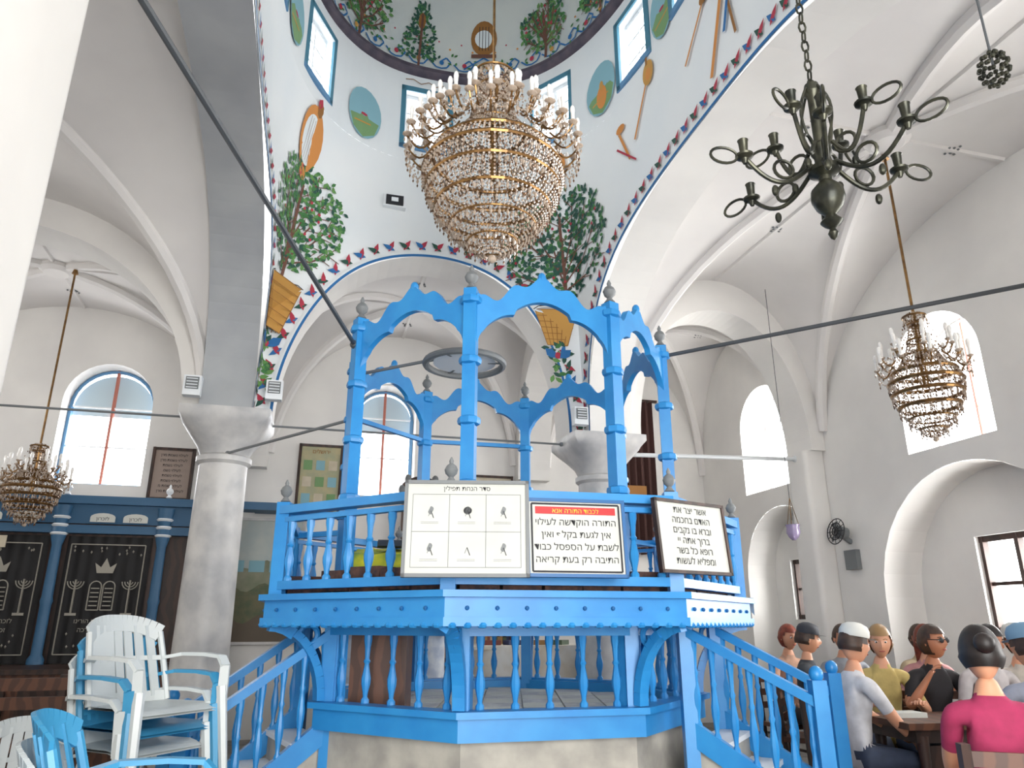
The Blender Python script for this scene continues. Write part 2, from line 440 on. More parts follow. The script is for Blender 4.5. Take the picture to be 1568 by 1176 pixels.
def tree(mb,th,z,w,h,nl=480,fruit=True,dark=False):
    d=Deco(mb,th,z)
    d.line([(0,-h/2),(.02,-h*.2),(0,h*.1),(0,h*.35)],.035,BRN,.001)
    for k in range(9):
        a=rad(10+k*20);y0=-h*.28+h*.05*(k%4)
        ex,ey=math.cos(a)*w*.42,y0+.1+math.sin(a)*h*.55
        mid=(ex*.5+.02,(y0+ey)/2-.03)
        d.line([(0,y0),mid,(ex,ey)],.018,BRN,.001)
        for t in(.4,.65,.85):
            bx,by=ex*t,y0+(ey-y0)*t
            for s in(-1,1):
                e2=(bx+.12*math.cos(a+s*.8)*w*1.2,by+.12*math.sin(a+s*.8));d.line([(bx,by),e2],.009,BRN,.001)
    for i in range(nl):
        t=random.uniform(0,2*pi);rr=math.sqrt(random.random())
        x=w/2*rr*math.cos(t);y=h*.1+h*.42*rr*math.sin(t)
        d.leaf(x,y,random.uniform(0,6.28),.072,.02,random.choice([G3,G3,G1] if dark else [G1,G2,G3,G1]),.002)
    if fruit:
        for i in range(12):
            t=random.uniform(0,2*pi);rr=random.uniform(.2,.9);d.ell(w/2*rr*math.cos(t),h*.1+h*.4*rr*math.sin(t),.016,.018,RD,.004,8)
def basket(mb,th,z,w,h,sk=0):
    d=Deco(mb,th,z)
    d.poly([(-w/2,h/2),(w/2,h/2),(w*.22+sk,-h/2),(-w*.22+sk,-h/2)],OC)
    for k in range(7):
        t=k/6;x=(-.5+t)*w;d.line([(x,h/2),((-.22+.44*t)*w+sk,-h/2)],.008,OC2,.002)
        hw=w/2*(1-.56*t);d.line([(-hw+sk*t,h/2-h*t),(hw+sk*t,h/2-h*t)],.008,OC2,.002)
    d.ell(0,h/2,w/2*1.05,.05,PWH,.003);d.ell(0,h/2,w/2*.9,.035,PLG,.004)
    d.line([(-w/2*1.05,h/2),(-w*.4,h/2+.04),(0,h/2+.06),(w*.4,h/2+.04),(w/2*1.05,h/2)],.01,INK,.005)
    for i in range(30):
        d.leaf(random.uniform(-.1,.1)*w*2+sk,-h/2-random.uniform(0,.6),random.uniform(0,6.28),.1,.025,random.choice([G1,G2,G3]),.003)
    d.ell(sk,-h/2-.12,.035,.04,RD,.005,10)
    d.leaf(sk-.02,-h/2-.15,2.4,.16,.05,BL,.005);d.leaf(sk+.02,-h/2-.15,.7,.16,.05,BL,.005)
mb=MB()
tree(mb,rad(-32.2),5.42,1.2,1.35,nl=520); basket(mb,rad(-32.4),4.55,.5,.5)
tree(mb,rad(30),5.5,1.45,1.45,nl=640,dark=True); basket(mb,rad(28),4.68,.5,.42)
for th,z in((-19.5,7.1),(47,7.12),(-52,7.15),(80,7.15)):
    d=Deco(mb,rad(th),z); d.ell(0,0,.23,.34,LB); d.poly([(-.2,-.1),(-.1,.0),(0,-.05),(.12,.02),(.2,-.08),(.15,-.24),(0,-.33),(-.14,-.25)],HILL,.002)
    d.line([(-.15,-.16),(.12,-.12)],.02,OC,.003);d.ell(0,-.02,.05,.02,RD,.003,8)
d=Deco(mb,rad(47),7.1);d.ell(0,-.1,.08,.15,ORG,.006);d.ell(0,.05,.03,.06,OC,.007)
d=Deco(mb,rad(-34.5),6.32)
d.ell(0,0,.2,.34,ORG);d.ell(0,-.02,.15,.26,PWH,.003);d.ell(.02,-.36,.07,.06,ORG,.002,10);d.ell(.05,.33,.05,.08,OC2,.003,8);d.leaf(0,.32,1.2,.16,.04,RD,.003)
for k in range(5): d.line([(-.08+.04*k,-.24),(-.06+.04*k,.2)],.005,OC2,.005)
d=Deco(mb,rad(60),6.25);d.line([(-.25,.1),(-.1,-.3)],.03,ORG);d.line([(-.3,-.05),(.0,-.38)],.02,RD,.001);d.ell(-.22,.14,.07,.05,ORG,.002,10)
d=Deco(mb,rad(66),6.45);d.line([(-.2,-.35),(.12,.2)],.03,ORG);d.ell(.12,.2,.1,.14,OC,.002);d.ell(.12,.18,.05,.07,ORG,.004);d.line([(.1,.3),(.1,.4)],.04,OC2,.002)
d=Deco(mb,rad(112),6.2);d.line([(-.3,-.5),(.05,.35)],.05,ORG);d.line([(-.05,-.25),(.12,.2)],.04,BL,.002);d.line([(.1,-.4),(.0,.3)],.03,OC2,.003);d.ell(.02,.36,.07,.1,ORG,.003)
d=Deco(mb,rad(97),6.35);d.line([(-.2,-.2),(.2,.2)],.03,ORG);d.ell(.2,.2,.08,.06,OC2,.002)
d=Deco(mb,rad(31),6.5);d.ell(0,.05,.09,.14,ORG);d.ell(0,-.12,.06,.1,OC2,.002);d.ell(0,.06,.05,.08,PWH,.003)
d=Deco(mb,rad(-4),7.85);d.line([(-.25,0),(-.15,.03),(-.05,-.02),(.05,.03),(.14,-.02),(.24,.02)],.01,OC2)
def border(side):
    half=A_ if side in(0,2) else BH; m=2.1 if side in(0,2) else MS
    h=half-INS;pts=[]
    for i in range(401):
        x=-math.cos(pi*i/400); pts.append((x*h,ZS+(ZA-ZS)*sup(x,m)))
    Ls=[0]
    for p,q in zip(pts[:-1],pts[1:]): Ls.append(Ls[-1]+math.hypot(q[0]-p[0],q[1]-p[1]))
    tot=Ls[-1]
    def at(l):
        i=min(len(Ls)-2,max(0,bisect.bisect_right(Ls,l)-1));t=(l-Ls[i])/max(1e-9,Ls[i+1]-Ls[i])
        p,q=pts[i],pts[i+1];dx,dy=q[0]-p[0],q[1]-p[1];n=math.hypot(dx,dy) or 1
        return p[0]+dx*t,p[1]+dy*t,dx/n,dy/n
    def MP(s,z,o):
        s=max(-half+.005,min(half-.005,s)); p,q=side_pt(side,s)
        return PP(math.atan2(p,q),z,.014+o)
    nn=150
    for o0,o1,mt in((.0,.03,BL),(.03,.05,PWH)):
        for i in range(nn):
            a=at(tot*i/nn);b_=at(tot*(i+1)/nn)
            q=[(a[0]-a[3]*o0,a[1]+a[2]*o0),(b_[0]-b_[3]*o0,b_[1]+b_[2]*o0),(b_[0]-b_[3]*o1,b_[1]+b_[2]*o1),(a[0]-a[3]*o1,a[1]+a[2]*o1)]
            mb.add([MP(x,z,0) for x,z in q],[(0,1,2,3)],mt)
    n=int(tot/.17)
    for i in range(n):
        x,z,tx,tz=at(tot*(i+.5)/n); nx,nz=-tz,tx
        for s,mt,off in((1,RD,.0),(-1,BL if i%2 else G3,.08)):
            cx,cz=x+tx*off+nx*.08,z+tz*off+nz*.08
            a=rad(48) if s>0 else rad(138)
            dx,dz=tx*math.cos(a)+nx*math.sin(a),tz*math.cos(a)+nz*math.sin(a)
            l=.16;w=.026;px,pz=-dz,dx
            q=[(0,0),(.3,1),(.6,1),(1,0),(.6,-1),(.3,-1)]
            P2=[(cx+dx*l*u+px*w*v,cz+dz*l*u+pz*w*v) for u,v in q]
            if max(abs(t[0]) for t in P2)>half+.06: continue
            mb.add([MP(u,v,.003) for u,v in P2],[(0,1,2,3,4,5)],mt)
border(0);border(1);border(3)
mb.finish('wall_painting',ang=0)
mb=MB()
tree(mb,rad(-23),8.55,.75,.9,nl=240)
d=Deco(mb,rad(-6),8.5)
for i in range(230):
    y=random.uniform(-.3,.4);x=random.uniform(-1,1)*(.05+(.4-y)*.36);d.leaf(x,y,random.uniform(-.6,3.8),.06,.016,random.choice([G3,G3,G1]),.002)
d.line([(0,-.4),(0,.3)],.03,BRN,.001);d.ell(0,.2,.05,.1,OC2,.004,8)
d=Deco(mb,rad(11),8.55);d.ell(0,.05,.17,.22,OC2);d.ell(0,.05,.12,.16,PWH,.002)
for k in range(4): d.line([(-.06+.04*k,-.1),(-.06+.04*k,.2)],.008,INK,.004)
d.line([(-.16,-.18),(.16,-.18)],.05,BRN,.003);d.line([(-.25,-.38),(0,-.2),(.25,-.38)],.02,BL,.003)
tree(mb,rad(28),8.5,.6,.7,nl=180);tree(mb,rad(-48),8.5,.7,.8,nl=200);tree(mb,rad(48),8.5,.6,.7,nl=180)
for k in range(60):
    d=Deco(mb,rad(6*k),8.2); c=[BL,RD,OC][k%3]
    d.line([(-.14,.02),(-.07,-.05),(.0,-.06),(.07,-.04),(.12,.04),(.06,.1),(0,.05)],.02,BL)
    d.ell(0,.02,.03,.035,c,.003,8)
    for s in range(4): d.leaf(random.uniform(-.14,.14),random.uniform(-.05,.15),random.uniform(0,6),.06,.015,G1,.002)
    d.ell(.1,.22,.015,.015,ORG,.002,6); d.ell(-.05,.3,.012,.012,RD,.002,6)
mb.finish('dome_painting',ang=0)
# ------------------------------------------------------------ columns
def column(name,p,q):
    mb=MB();c=L(p,q,0)
    mb.lathe([(.36,0),(.36,.12),(.32,.16),(.34,.22),(.29,.28),(.27,.34),(.255,1.5),(.235,2.92),(.27,2.95),(.27,3.0),(.24,3.02)],c,STN,28)
    n=32;vs=[];lv=[(3.02,.24,2),(3.1,.27,2.3),(3.2,.34,3.5),(3.3,.41,6),(3.38,.44,30),(3.45,.44,30)]
    for z,r,e in lv:
        for k in range(n):
            a=2*pi*k/n+.0001;cx,sx=math.cos(a),math.sin(a);rr=r/((abs(cx)**e+abs(sx)**e)**(1/e))
            vs.append(L(p+rr*cx,q+rr*sx,z))
    fs=[(i*n+k,i*n+(k+1)%n,(i+1)*n+(k+1)%n,(i+1)*n+k) for i in range(len(lv)-1) for k in range(n)]+[tuple((len(lv)-1)*n+k for k in range(n))]
    mb.add(vs,fs,STN);return mb.finish(name,ang=45)
column('stone_column',-2.05,3.1);column('stone_column',2.05,3.1)
mb=MB()
def rpier(mb,p0,p1,q0,q1,z1):
    r=.06;pts=[]
    for cx,cy,a0 in((p1-r,q1-r,0),(p0+r,q1-r,90),(p0+r,q0+r,180),(p1-r,q0+r,270)):
        for k in range(5): a=rad(a0+22.5*k);pts.append((cx+r*math.cos(a),cy+r*math.sin(a)))
    n=len(pts);mb.add([L(x,y,0) for x,y in pts]+[L(x,y,z1) for x,y in pts],[(k,(k+1)%n,n+(k+1)%n,n+k) for k in range(n)]+[tuple(range(n,2*n))],PL)
rpier(mb,-2.52,-1.86,-3.9,-2.86,3.45);rpier(mb,1.8,2.5,-4.0,-3.15,3.45);mb.finish('masonry_pier')
mb=MB();rpier(mb,4.72,5.02,2.9,3.3,3.45);rpier(mb,4.8,5.02,-3.7,-3.3,3.45);mb.finish('wall_pier')
def wall_lamp(name,c,rz):
    mb=MB();R=Matrix.Rotation(rz,3,'Z')
    mb.box(c,(.16,.1,.2),WHITE,rz);mb.box(V(c)+R@V((0,-.055,.02)),(.12,.02,.12),GREY,rz)
    mb.box(V(c)+R@V((0,.06,-.02)),(.05,.08,.05),GREY,rz)
    for k in range(4): mb.box(V(c)+R@V((0,-.068,-.03+.03*k)),(.1,.01,.008),WHITE,rz)
    mb.finish(name)
wall_lamp('wall_speaker',L(-2.36,2.58,3.6),YAW);wall_lamp('wall_speaker',L(-1.6,2.6,3.62),YAW);wall_lamp('wall_speaker',L(1.65,2.58,3.58),YAW)
mb=MB();mb.box(L(-.5,2.8,6.08),(.26,.1,.16),WHITE,YAW);mb.box(L(-.5,2.74,6.08),(.2,.02,.12),INK,YAW);mb.box(L(-.5,2.725,6.08),(.08,.01,.05),WHITE,YAW);mb.finish('loudspeaker')
# ------------------------------------------------------------ bimah
BC=V((-.07,5.7,0))
def OV(k,R,z,off=0):
    a=rad(-9+45*k+off);return BC+V((R*math.sin(a),-R*math.cos(a),z))
def ring(mb,R0,R1,z0,z1,mt):
    vs=[]
    for k in range(8): vs+= [OV(k,R1,z0),OV(k,R1,z1),OV(k,R0,z1),OV(k,R0,z0)]
    fs=[(k*4+j,((k+1)%8)*4+j,((k+1)%8)*4+(j+1)%4,k*4+(j+1)%4) for k in range(8) for j in range(4)]
    mb.add(vs,fs,mt)
def turned(mb,base,h,r,mt,n=8):
    p=[(.9,0),(.9,.06),(.5,.1),(.6,.16),(1.0,.28),(1.05,.36),(.7,.48),(.5,.56),(.8,.6),(.5,.64),(.65,.8),(.9,.9),(.9,1)]
    mb.lathe([(r*a,h*b) for a,b in p],base,mt,n)
def knob(mb,c,s=1,mt=None):
    mb.lathe([(r*s,z*s) for r,z in[(.02,0),(.035,.01),(.02,.03),(.015,.04),(.035,.06),(.042,.085),(.03,.11),(.012,.125),(.015,.14),(.004,.165)]],c,mt or GREY,12)
mb=MB()
mb.add([OV(k,1.33,0) for k in range(8)]+[OV(k,1.33,.84) for k in range(8)],[(k,(k+1)%8,8+(k+1)%8,8+k) for k in range(8)],BASE)
mb.add([OV(k,1.36,.86) for k in range(8)],[tuple(range(8))],TILE)
for i in range(-4,5):
    for j in range(-4,5):
        x,y=i*.28,j*.28
        if math.hypot(abs(x)+.14,abs(y)+.14)<1.3: mb.box(BC+V((x,y,.868)),(.27,.27,.012),TILE if (i+j)%2 else PAPER)
ring(mb,1.24,1.41,.79,.93,BLUE);ring(mb,1.3,1.45,.91,.945,BLUE)
ring(mb,1.22,1.36,1.33,1.42,BLUE)
ring(mb,1.18,1.77,1.42,1.54,BLUE);ring(mb,1.66,1.81,1.53,1.565,BLUE);ring(mb,1.71,1.79,1.385,1.43,BLUE)
RR=1.70
for k in range(8):
    a0,a1=OV(k,1.32,0),OV(k+1,1.32,0);n=5
    for i in range(n):
        p=a0.lerp(a1,(i+.5)/n)
        turned(mb,p+V((0,0,.94)),.4,.027,BLUE)
    mb.beam(a0+V((0,0,.9)),a0+V((0,0,1.42)),.08,.08,BLUE)
    f0,f1=OV(k,1.77,1.39),OV(k+1,1.77,1.39);g0,g1=OV(k,1.777,1.475),OV(k+1,1.777,1.475)
    for i in range(17):
        mb.ell(f0.lerp(f1,(i+.5)/17),(.03,.03,.018),BLUE,8,4)
        if i%2: mb.ell(g0.lerp(g1,(i+.5)/17),(.012,.012,.012),BLUE2,6,4)
    a=rad(-9+45*k);rd=V((math.sin(a),-math.cos(a),0))
    pts=[BC+rd*(1.38+.35*(1-math.cos(t*pi/2)))+V((0,0,.95+.44*math.sin(t*pi/2))) for t in[i/10 for i in range(11)]]
    for p,q in zip(pts[:-1],pts[1:]): mb.beam(p,q,.07,.05,BLUE,up=(rd.x,rd.y,.3))
    mb.tube([BC+rd*(1.48+.06*math.cos(t))+V((0,0,1.33+.06*math.sin(t))) for t in[i*2*pi/14 for i in range(14)]],.018,BLUE,6,closed=True)
    r0,r1=OV(k,RR,0),OV(k+1,RR,0)
    mb.beam(r0+V((0,0,1.56)),r0+V((0,0,2.13)),.08,.08,BLUE);knob(mb,r0+V((0,0,2.13)),.9)
    mb.beam(r0+V((0,0,2.08)),r1+V((0,0,2.08)),.09,.05,BLUE);mb.beam(r0+V((0,0,2.02)),r1+V((0,0,2.02)),.05,.03,BLUE)
    mb.beam(r0+V((0,0,1.62)),r1+V((0,0,1.62)),.06,.05,BLUE)
    n=8
    for i in range(n): turned(mb,r0.lerp(r1,(i+.5)/n)+V((0,0,1.64)),.37,.028,BLUE)
    p0=OV(k,1.27,0);mb.beam(p0+V((0,0,.9)),p0+V((0,0,3.5)),.085,.085,BLUE,up=(rd.x,rd.y,0))
    for z in(1.65,2.2,2.6,3.0,3.42): mb.lathe([(.05,-.03),(.07,-.02),(.075,0),(.07,.02),(.05,.03)],p0+V((0,0,z)),BLUE,8)
    knob(mb,p0+V((0,0,3.5)),1.1)
    mb.beam(p0+V((0,0,2.08)),OV(k,RR,2.06),.04,.04,BLUE)
    p1=OV(k+1,1.27,0)
    def bot(x):
        if x<.38:return 3.45-.07*(x/.38)**2
        if x<.42:return 3.38-.06*(x-.38)/.04
        if x<.8:return 3.36-.10*((x-.42)/.38)**2-.02
        if x<.84:return 3.24-.05*(x-.8)/.04
        return 3.21-.24*((x-.84)/.16)**1.5
    def top(x):
        z=3.44+.17*(.5+.5*math.cos(pi*min(1,x/.82)))
        z+=.028*math.cos(x*15)
        if x>.9:z+=.02
        return z
    N=64;vs=[];nrm=(p1-p0).cross(V((0,0,1))).normalized()*.022
    for i in range(N+1):
        u=i/N;x=abs(2*u-1);c=p0.lerp(p1,u);zb,zt=bot(x),top(x)
        vs+=[c+nrm+V((0,0,zb)),c+nrm+V((0,0,zt)),c-nrm+V((0,0,zt)),c-nrm+V((0,0,zb))]
    mb.add(vs,[(i*4+j,(i+1)*4+j,(i+1)*4+(j+1)%4,i*4+(j+1)%4) for i in range(N) for j in range(4)],BLUE)
    cc=(p0+p1)/2;mb.ell(cc+V((0,0,3.64)),(.03,.03,.04),BLUE,8,6)
    if k in(4,5,6): mb.beam(p0+V((0,0,3.02)),p1+V((0,0,3.02)),.035,.035,BLUE)
for k in range(8):
    for i in range(5):
        e0,e1=OV(k,1.52,0),OV(k+1,1.52,0);c=e0.lerp(e1,(i+.5)/5);d=e1-e0
        if (k*5+i)%6==5: continue
        mb.box(c+V((0,0,1.62+.02*((i*3+k)%3))),(d.length/5*.94,.22,.12+.03*((i+k)%2)),RUG,math.atan2(d.y,d.x)+.04*((i%3)-1))
mb.finish('bimah',ang=35)
# sun glare modelled as a white strip along the right-hand seat ledge
mb=MB();GLARE=mat('sun_glare_white',(236,236,232),.8,col2=(214,216,214),scale=40)
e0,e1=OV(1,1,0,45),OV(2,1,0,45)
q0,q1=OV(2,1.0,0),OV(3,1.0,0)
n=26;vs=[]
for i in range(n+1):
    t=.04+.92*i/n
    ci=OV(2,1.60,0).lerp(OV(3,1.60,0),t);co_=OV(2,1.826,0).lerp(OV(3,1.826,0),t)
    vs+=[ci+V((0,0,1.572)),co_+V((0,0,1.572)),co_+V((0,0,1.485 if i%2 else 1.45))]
mb.add(vs,[(i*3+j,(i+1)*3+j,(i+1)*3+j+1,i*3+j+1) for i in range(n) for j in range(2)],GLARE);mb.finish('sun_glare_strip')
mb=MB();RC=V((-.38,5.55,0));mb.tube([RC+V((.31*math.cos(t),.31*math.sin(t),3.37)) for t in[2*pi*i/28 for i in range(28)]],.028,GREY,8,closed=True)
mb.lathe([(.0,3.4),(.2,3.4),(.25,3.385),(.25,3.375),(0,3.37)],RC,WHITE,24)
for k in range(3): mb.beam(RC+V((0,0,3.385)),RC+V((.3*math.cos(2.1*k),.3*math.sin(2.1*k),3.375)),.02,.01,GREY)
mb.tube([RC+V((0,0,3.4)),RC+V((0,0,3.46))],.02,GREY);mb.beam(RC+V((0,0,3.46)),OV(6,1.25,3.4),.02,.02,GREY);mb.finish('ceiling_ring_lamp')
mb=MB();c=V((-.86,5.2,0))
YC=mat('yellow_cloth',(216,210,50),.8,col2=(130,160,60),scale=7);DC=mat('dark_cloth',(52,60,72),.8)
mb.box(c+V((0,0,1.3)),(.36,.3,.86),WOOD2);mb.box(c+V((.0,0,1.8)),(.5,.42,.04),WOOD2,M=Matrix.Rotation(rad(12),3,'X'))
vs=[];n=14
for i in range(n+1):
    for j in range(n+1):
        x,y=-.32+.64*i/n,-.3+.6*j/n;e=max(0,abs(x)-.24)*2.5+max(0,abs(y)-.2)*2.4
        vs.append(c+V((x,y,1.87+y*.21-e+.012*math.sin(i*2.1)*math.cos(j*1.7))))
mb.add(vs,[(i*(n+1)+j,(i+1)*(n+1)+j,(i+1)*(n+1)+j+1,i*(n+1)+j+1) for i in range(n) for j in range(n)],YC);mb.box(c+V((.05,0,1.92)),(.24,.18,.04),DC,.2,)
mb.finish('reading_desk')
def stairs(name,top,bot,w,zl=.0,rb=.74):
    mb=MB();top=V(top);bot=V(bot);d=(bot-top);d.z=0;Ln=d.length;d.normalize();s=V((-d.y,d.x,0));n=4
    rz=math.atan2(d.y,d.x)
    for i in range(n):
        z=.86-(i+1)*(.86-zl)/(n+1);c=top+d*(Ln*(i+.5)/n)
        mb.box(c+V((0,0,z/2)),(Ln/n,w-.04,z),BASE,rz);mb.box(c+V((0,0,z+.012)),(Ln/n+.03,w,.03),WHITE,rz)
    for sd in(-1,1):
        o=s*sd*w/2;a=top+o;b=bot+o
        mb.beam(a+V((0,0,.8)),b+V((0,0,rb-.62)),.05,.12,BLUE);mb.beam(a+V((0,0,1.36)),b+V((0,0,rb)),.07,.05,BLUE)
        for i in range(7):
            t=(i+.5)/7;p=a.lerp(b,t);z0=.8+(rb-.62-.8)*t;z1=1.36+(rb-1.36)*t;turned(mb,p+V((0,0,z0+.04)),z1-z0-.05,.024,BLUE)
        for p,z in((b,rb+.12),(a,1.4)):
            mb.beam(p,p+V((0,0,z)),.08,.08,BLUE);mb.ell(p+V((0,0,z+.03)),(.04,.04,.045),BLUE,10,8)
    mb.finish(name)
stairs('bimah_stairs',(1.22,5.05,0),(1.86,4.7,0),.72,.1,.98);stairs('bimah_stairs',(-1.3,5.25,0),(-2.02,4.85,0),.72,0,.8)
# ------------------------------------------------------------ signs
def sign(name,c,X,tilt,w,h,fmat,body,draw):
    mb=MB();c=V(c);X=V(X).normalized();N=X.cross(V((0,0,1))).normalized()
    U=(V((0,0,1))-N*math.tan(tilt)).normalized();N=X.cross(U).normalized()
    M=Matrix((X,-N,U)).transposed()
    mb.box(c,(w,.02,h),body,M=M)
    for s in(-1,1):
        mb.box(c+X*s*(w/2)+N*.006,(.018,.03,h+.018),fmat,M=M);mb.box(c+U*s*(h/2)+N*.006,(w+.018,.03,.018),fmat,M=M)
    P=lambda x,y:c+X*x+U*y+N*.0125
    def ln(x0,y0,x1,y1,t,mt):
        a,b=P(x0,y0),P(x1,y1);d=(b-a).normalized();k=d.cross(N)*t/2;mb.poly([a-k,b-k,b+k,a+k],mt)
    draw(mb,P,X,U,ln);mb.finish(name,ang=0)
def rev(s): return s[::-1]
def d1(mb,P,X,U,ln):
    mb.text(rev('סדר הנחת תפילין'),P(0,.195),X,U,.034,INK)
    for x in(-.28,-.09,.1,.28): ln(x,.175,x,-.2,.0025,GREY)
    for y in(.175,-.02,-.2): ln(-.28,y,.28,y,.0025,GREY)
    for x in(-.185,.005,.19):
        for y in(.09,-.10):
            if (x,y)!=(.005,-.10):
                pts=[P(x+.012*math.cos(t)*(1+.4*math.sin(2*t)),y+.022*math.sin(t)) for t in[2*pi*i/14 for i in range(14)]];mb.poly(pts,GREY)
            ln(x,y,x+.015,y-.04,.004,INK);ln(x,y,x-.012,y-.03,.003,GREY)
            for k in range(2): ln(x-.05,y-.06-.008*k,x+.04,y-.06-.008*k,.0015,GREY)
    mb.poly([P(.005+.022*math.cos(t),.09+.02*math.sin(t)) for t in[2*pi*i/14 for i in range(14)]],INK)
sign('notice_board',(-.235,3.84,1.865),(1,.05,0),rad(5),.63,.48,GREY,PAPER,d1)
def d2(mb,P,X,U,ln):
    mb.poly([P(-.225,.125),P(.225,.125),P(.225,.165),P(-.225,.165)],REDH)
    mb.text(rev('לכבוד התורה אנא'),P(0,.132),X,U,.036,YEL)
    for i,t in enumerate(['התורה הוקדשה לעילוי','אין לגעת בקלף ואין','לשבת על הספסל כבוד','התיבה רק בעת קריאה']): mb.text(rev(t),P(0,.065-i*.066),X,U,.05,INK)
    for s in(-1,1): ln(s*.245,-.18,s*.245,.18,.01,INK);ln(-.245,s*.18,.245,s*.18,.01,INK)
sign('notice_sign',(.345,4.02,1.835),(1,.2,0),rad(5),.54,.40,BLUE2,PAPER,d2)
def d3(mb,P,X,U,ln):
    for i,t in enumerate(['אשר יצר את','האדם בחכמה','וברא בו נקבים','ברוך אתה יי','רופא כל בשר','ומפליא לעשות']): mb.text(rev(t),P(0,.135-i*.058),X,U,.055,INK)
sign('framed_prayer',(1.04,4.32,1.87),(1,.68,0),rad(5),.56,.40,WOOD,PAPER,d3)
# ------------------------------------------------------------ chandeliers
def crystal_chandelier(name,x,y,zc,zt,zb,R,n,amb=CRY2,den=1.0,bs=1.0):
    mb=MB();H=zt-zb;c=V((x,y,0))
    mb.tube([c+V((0,0,zc)),c+V((0,0,zt))],.012,BRASS,6);mb.lathe([(.0,0),(.05*R+.02,0),(.02,.06)],c+V((0,0,zc-.06)),BRASS,12)
    lv=[(.14,.0),(.26,.04),(.17,.10),(.25,.24),(.38,.36),(.70,.50),(.80,.58),(.76,.67),(.65,.77),(.49,.86),(.28,.94),(.07,1.0)]
    P=lambda r,t,a:c+V((r*R*math.cos(a),r*R*math.sin(a),zt-t*H))
    for r,t in lv[1:-1]:
        mb.tube([P(r,t,2*pi*i/28) for i in range(28)],.009+.008*(r>.5),BRASS,6,closed=True)
    for (r0,t0),(r1,t1) in zip(lv[:-1],lv[1:]):
        ns=int((14+92*max(r0,r1))*den);ln=math.hypot((r1-r0)*R,(t1-t0)*H);nb=max(2,int(ln/(.026*bs)))
        sag=.02 if t1<=.5 else -.03
        for i in range(ns):
            a=2*pi*i/ns
            for j in range(nb):
                s=(j+.5)/nb;r=r0+(r1-r0)*s-(sag*math.sin(pi*s));t=t0+(t1-t0)*s+.01*math.sin(pi*s)
                mb.octa(P(r,t,a),.0108*bs,.014*bs,CRY if (i*7+j*3)%5 else amb)
    for r,t,m in((.98,.47,n),(.8,.38,int(n*.8))):
        for i in range(m):
            for j in range(9):
                s=(j+.5)/9;a=2*pi*(i+s)/m;mb.octa(P(r,t+.05*math.sin(pi*s),a),.0095*bs,.012*bs,CRY)
            for j in range(10):
                s=j/9;mb.octa(P(r+(.3-r)*s,t-.26*s**1.6+.05*math.sin(pi*s),2*pi*i/m),.0095*bs,.012*bs,CRY if j%3 else amb)
    for r,t,m in((.80,.60,60),(.76,.69,54),(.65,.79,46),(.49,.88,34),(.28,.95,20),(.26,.06,16),(.40,.38,28),(1.0,.51,n*2)):
        for i in range(int(m*den)):
            a=2*pi*(i+.5)/int(m*den);p=P(r,t,a);mb.octa(p-V((0,0,.02)),.013*bs,.03*bs,CRY);mb.octa(p-V((0,0,.06*bs)),.008*bs,.02*bs,amb)
    mb.lathe([(.02,.0),(.03,.1*H),(.02,.2*H),(.05,.25*H),(.02,.3*H),(.03,.5*H),(.08*R,.55*H),(.02,.6*H)],c+V((0,0,zt-.62*H)),BRASS,10)
    mb.ell(P(0,1.02,0),(.035*R+.01,)*3,CRY,10,8)
    for (r0,r1,t,m) in((.72,1.0,.45,n),(.55,.84,.37,int(n*.85)),(.4,.62,.29,int(n*.55))):
        for i in range(m):
            a=2*pi*(i+.5*(r1<.9))/m;pts=[P(r0+(r1-r0)*s,t+.05*math.sin(pi*s)-.01*s,a) for s in[k/6 for k in range(7)]]
            mb.tube(pts,.008,BRASS,5);e=pts[-1]
            mb.lathe([(.01,0),(.035*R+.012,.012),(.04*R+.012,.02),(.01,.024)],e,CRY,8)
            mb.lathe([(.014,.02),(.014,.085),(.015,.09)],e,BULB,6);mb.ell(e+V((0,0,.125)),(.019,.019,.042),BULB,8,6)
            for q in(-1,1): mb.octa(e+V((.02*q,0,-.03)),.009,.024,CRY)
    mb.finish(name,ang=0)
crystal_chandelier('crystal_chandelier',CX+.02,CY,10.3,5.72,4.03,.675,28)
crystal_chandelier('crystal_chandelier',3.46,5.85,5.55,3.95,2.85,.35,10,den=.45,bs=.9)
crystal_chandelier('crystal_chandelier',-5.38,8.2,5.55,3.35,2.45,.36,10,den=.45,bs=.9)
# brass arm chandelier
mb=MB();c=V((1.24,2.52,0));zc=3.1
for k in range(44):
    z=5.42-k*.05
    if z<3.5:break
    M=Matrix.Rotation(pi/2*(k%2),3,'Z')
    mb.tube([c+M@V((.014*math.cos(t),0,.0))+V((0,0,z+.03*math.sin(t))) for t in[2*pi*i/8 for i in range(8)]],.0045,DBRASS,5,closed=True)
mb.lathe([(.0,-.30),(.012,-.29),(.02,-.27),(.01,-.25),(.03,-.235),(.042,-.22),(.025,-.2),(.02,-.19),(.048,-.16),(.064,-.12),(.06,-.08),(.025,-.04),(.025,-.02),(.06,0),(.06,.02),(.03,.03),(.03,.07),(.04,.09),(.04,.12),(.022,.14),(.022,.36),(.035,.38),(.028,.42),(.01,.43)],c+V((0,0,zc)),DBRASS,20)
for k in range(4):
    a=pi/2*k+.4;d=V((math.cos(a),math.sin(a),0))
    mb.tube([c+d*(.03+.05*math.sin(pi*s))+V((0,0,zc+.1+.3*s)) for s in[i/8 for i in range(9)]],.006,DBRASS,6)
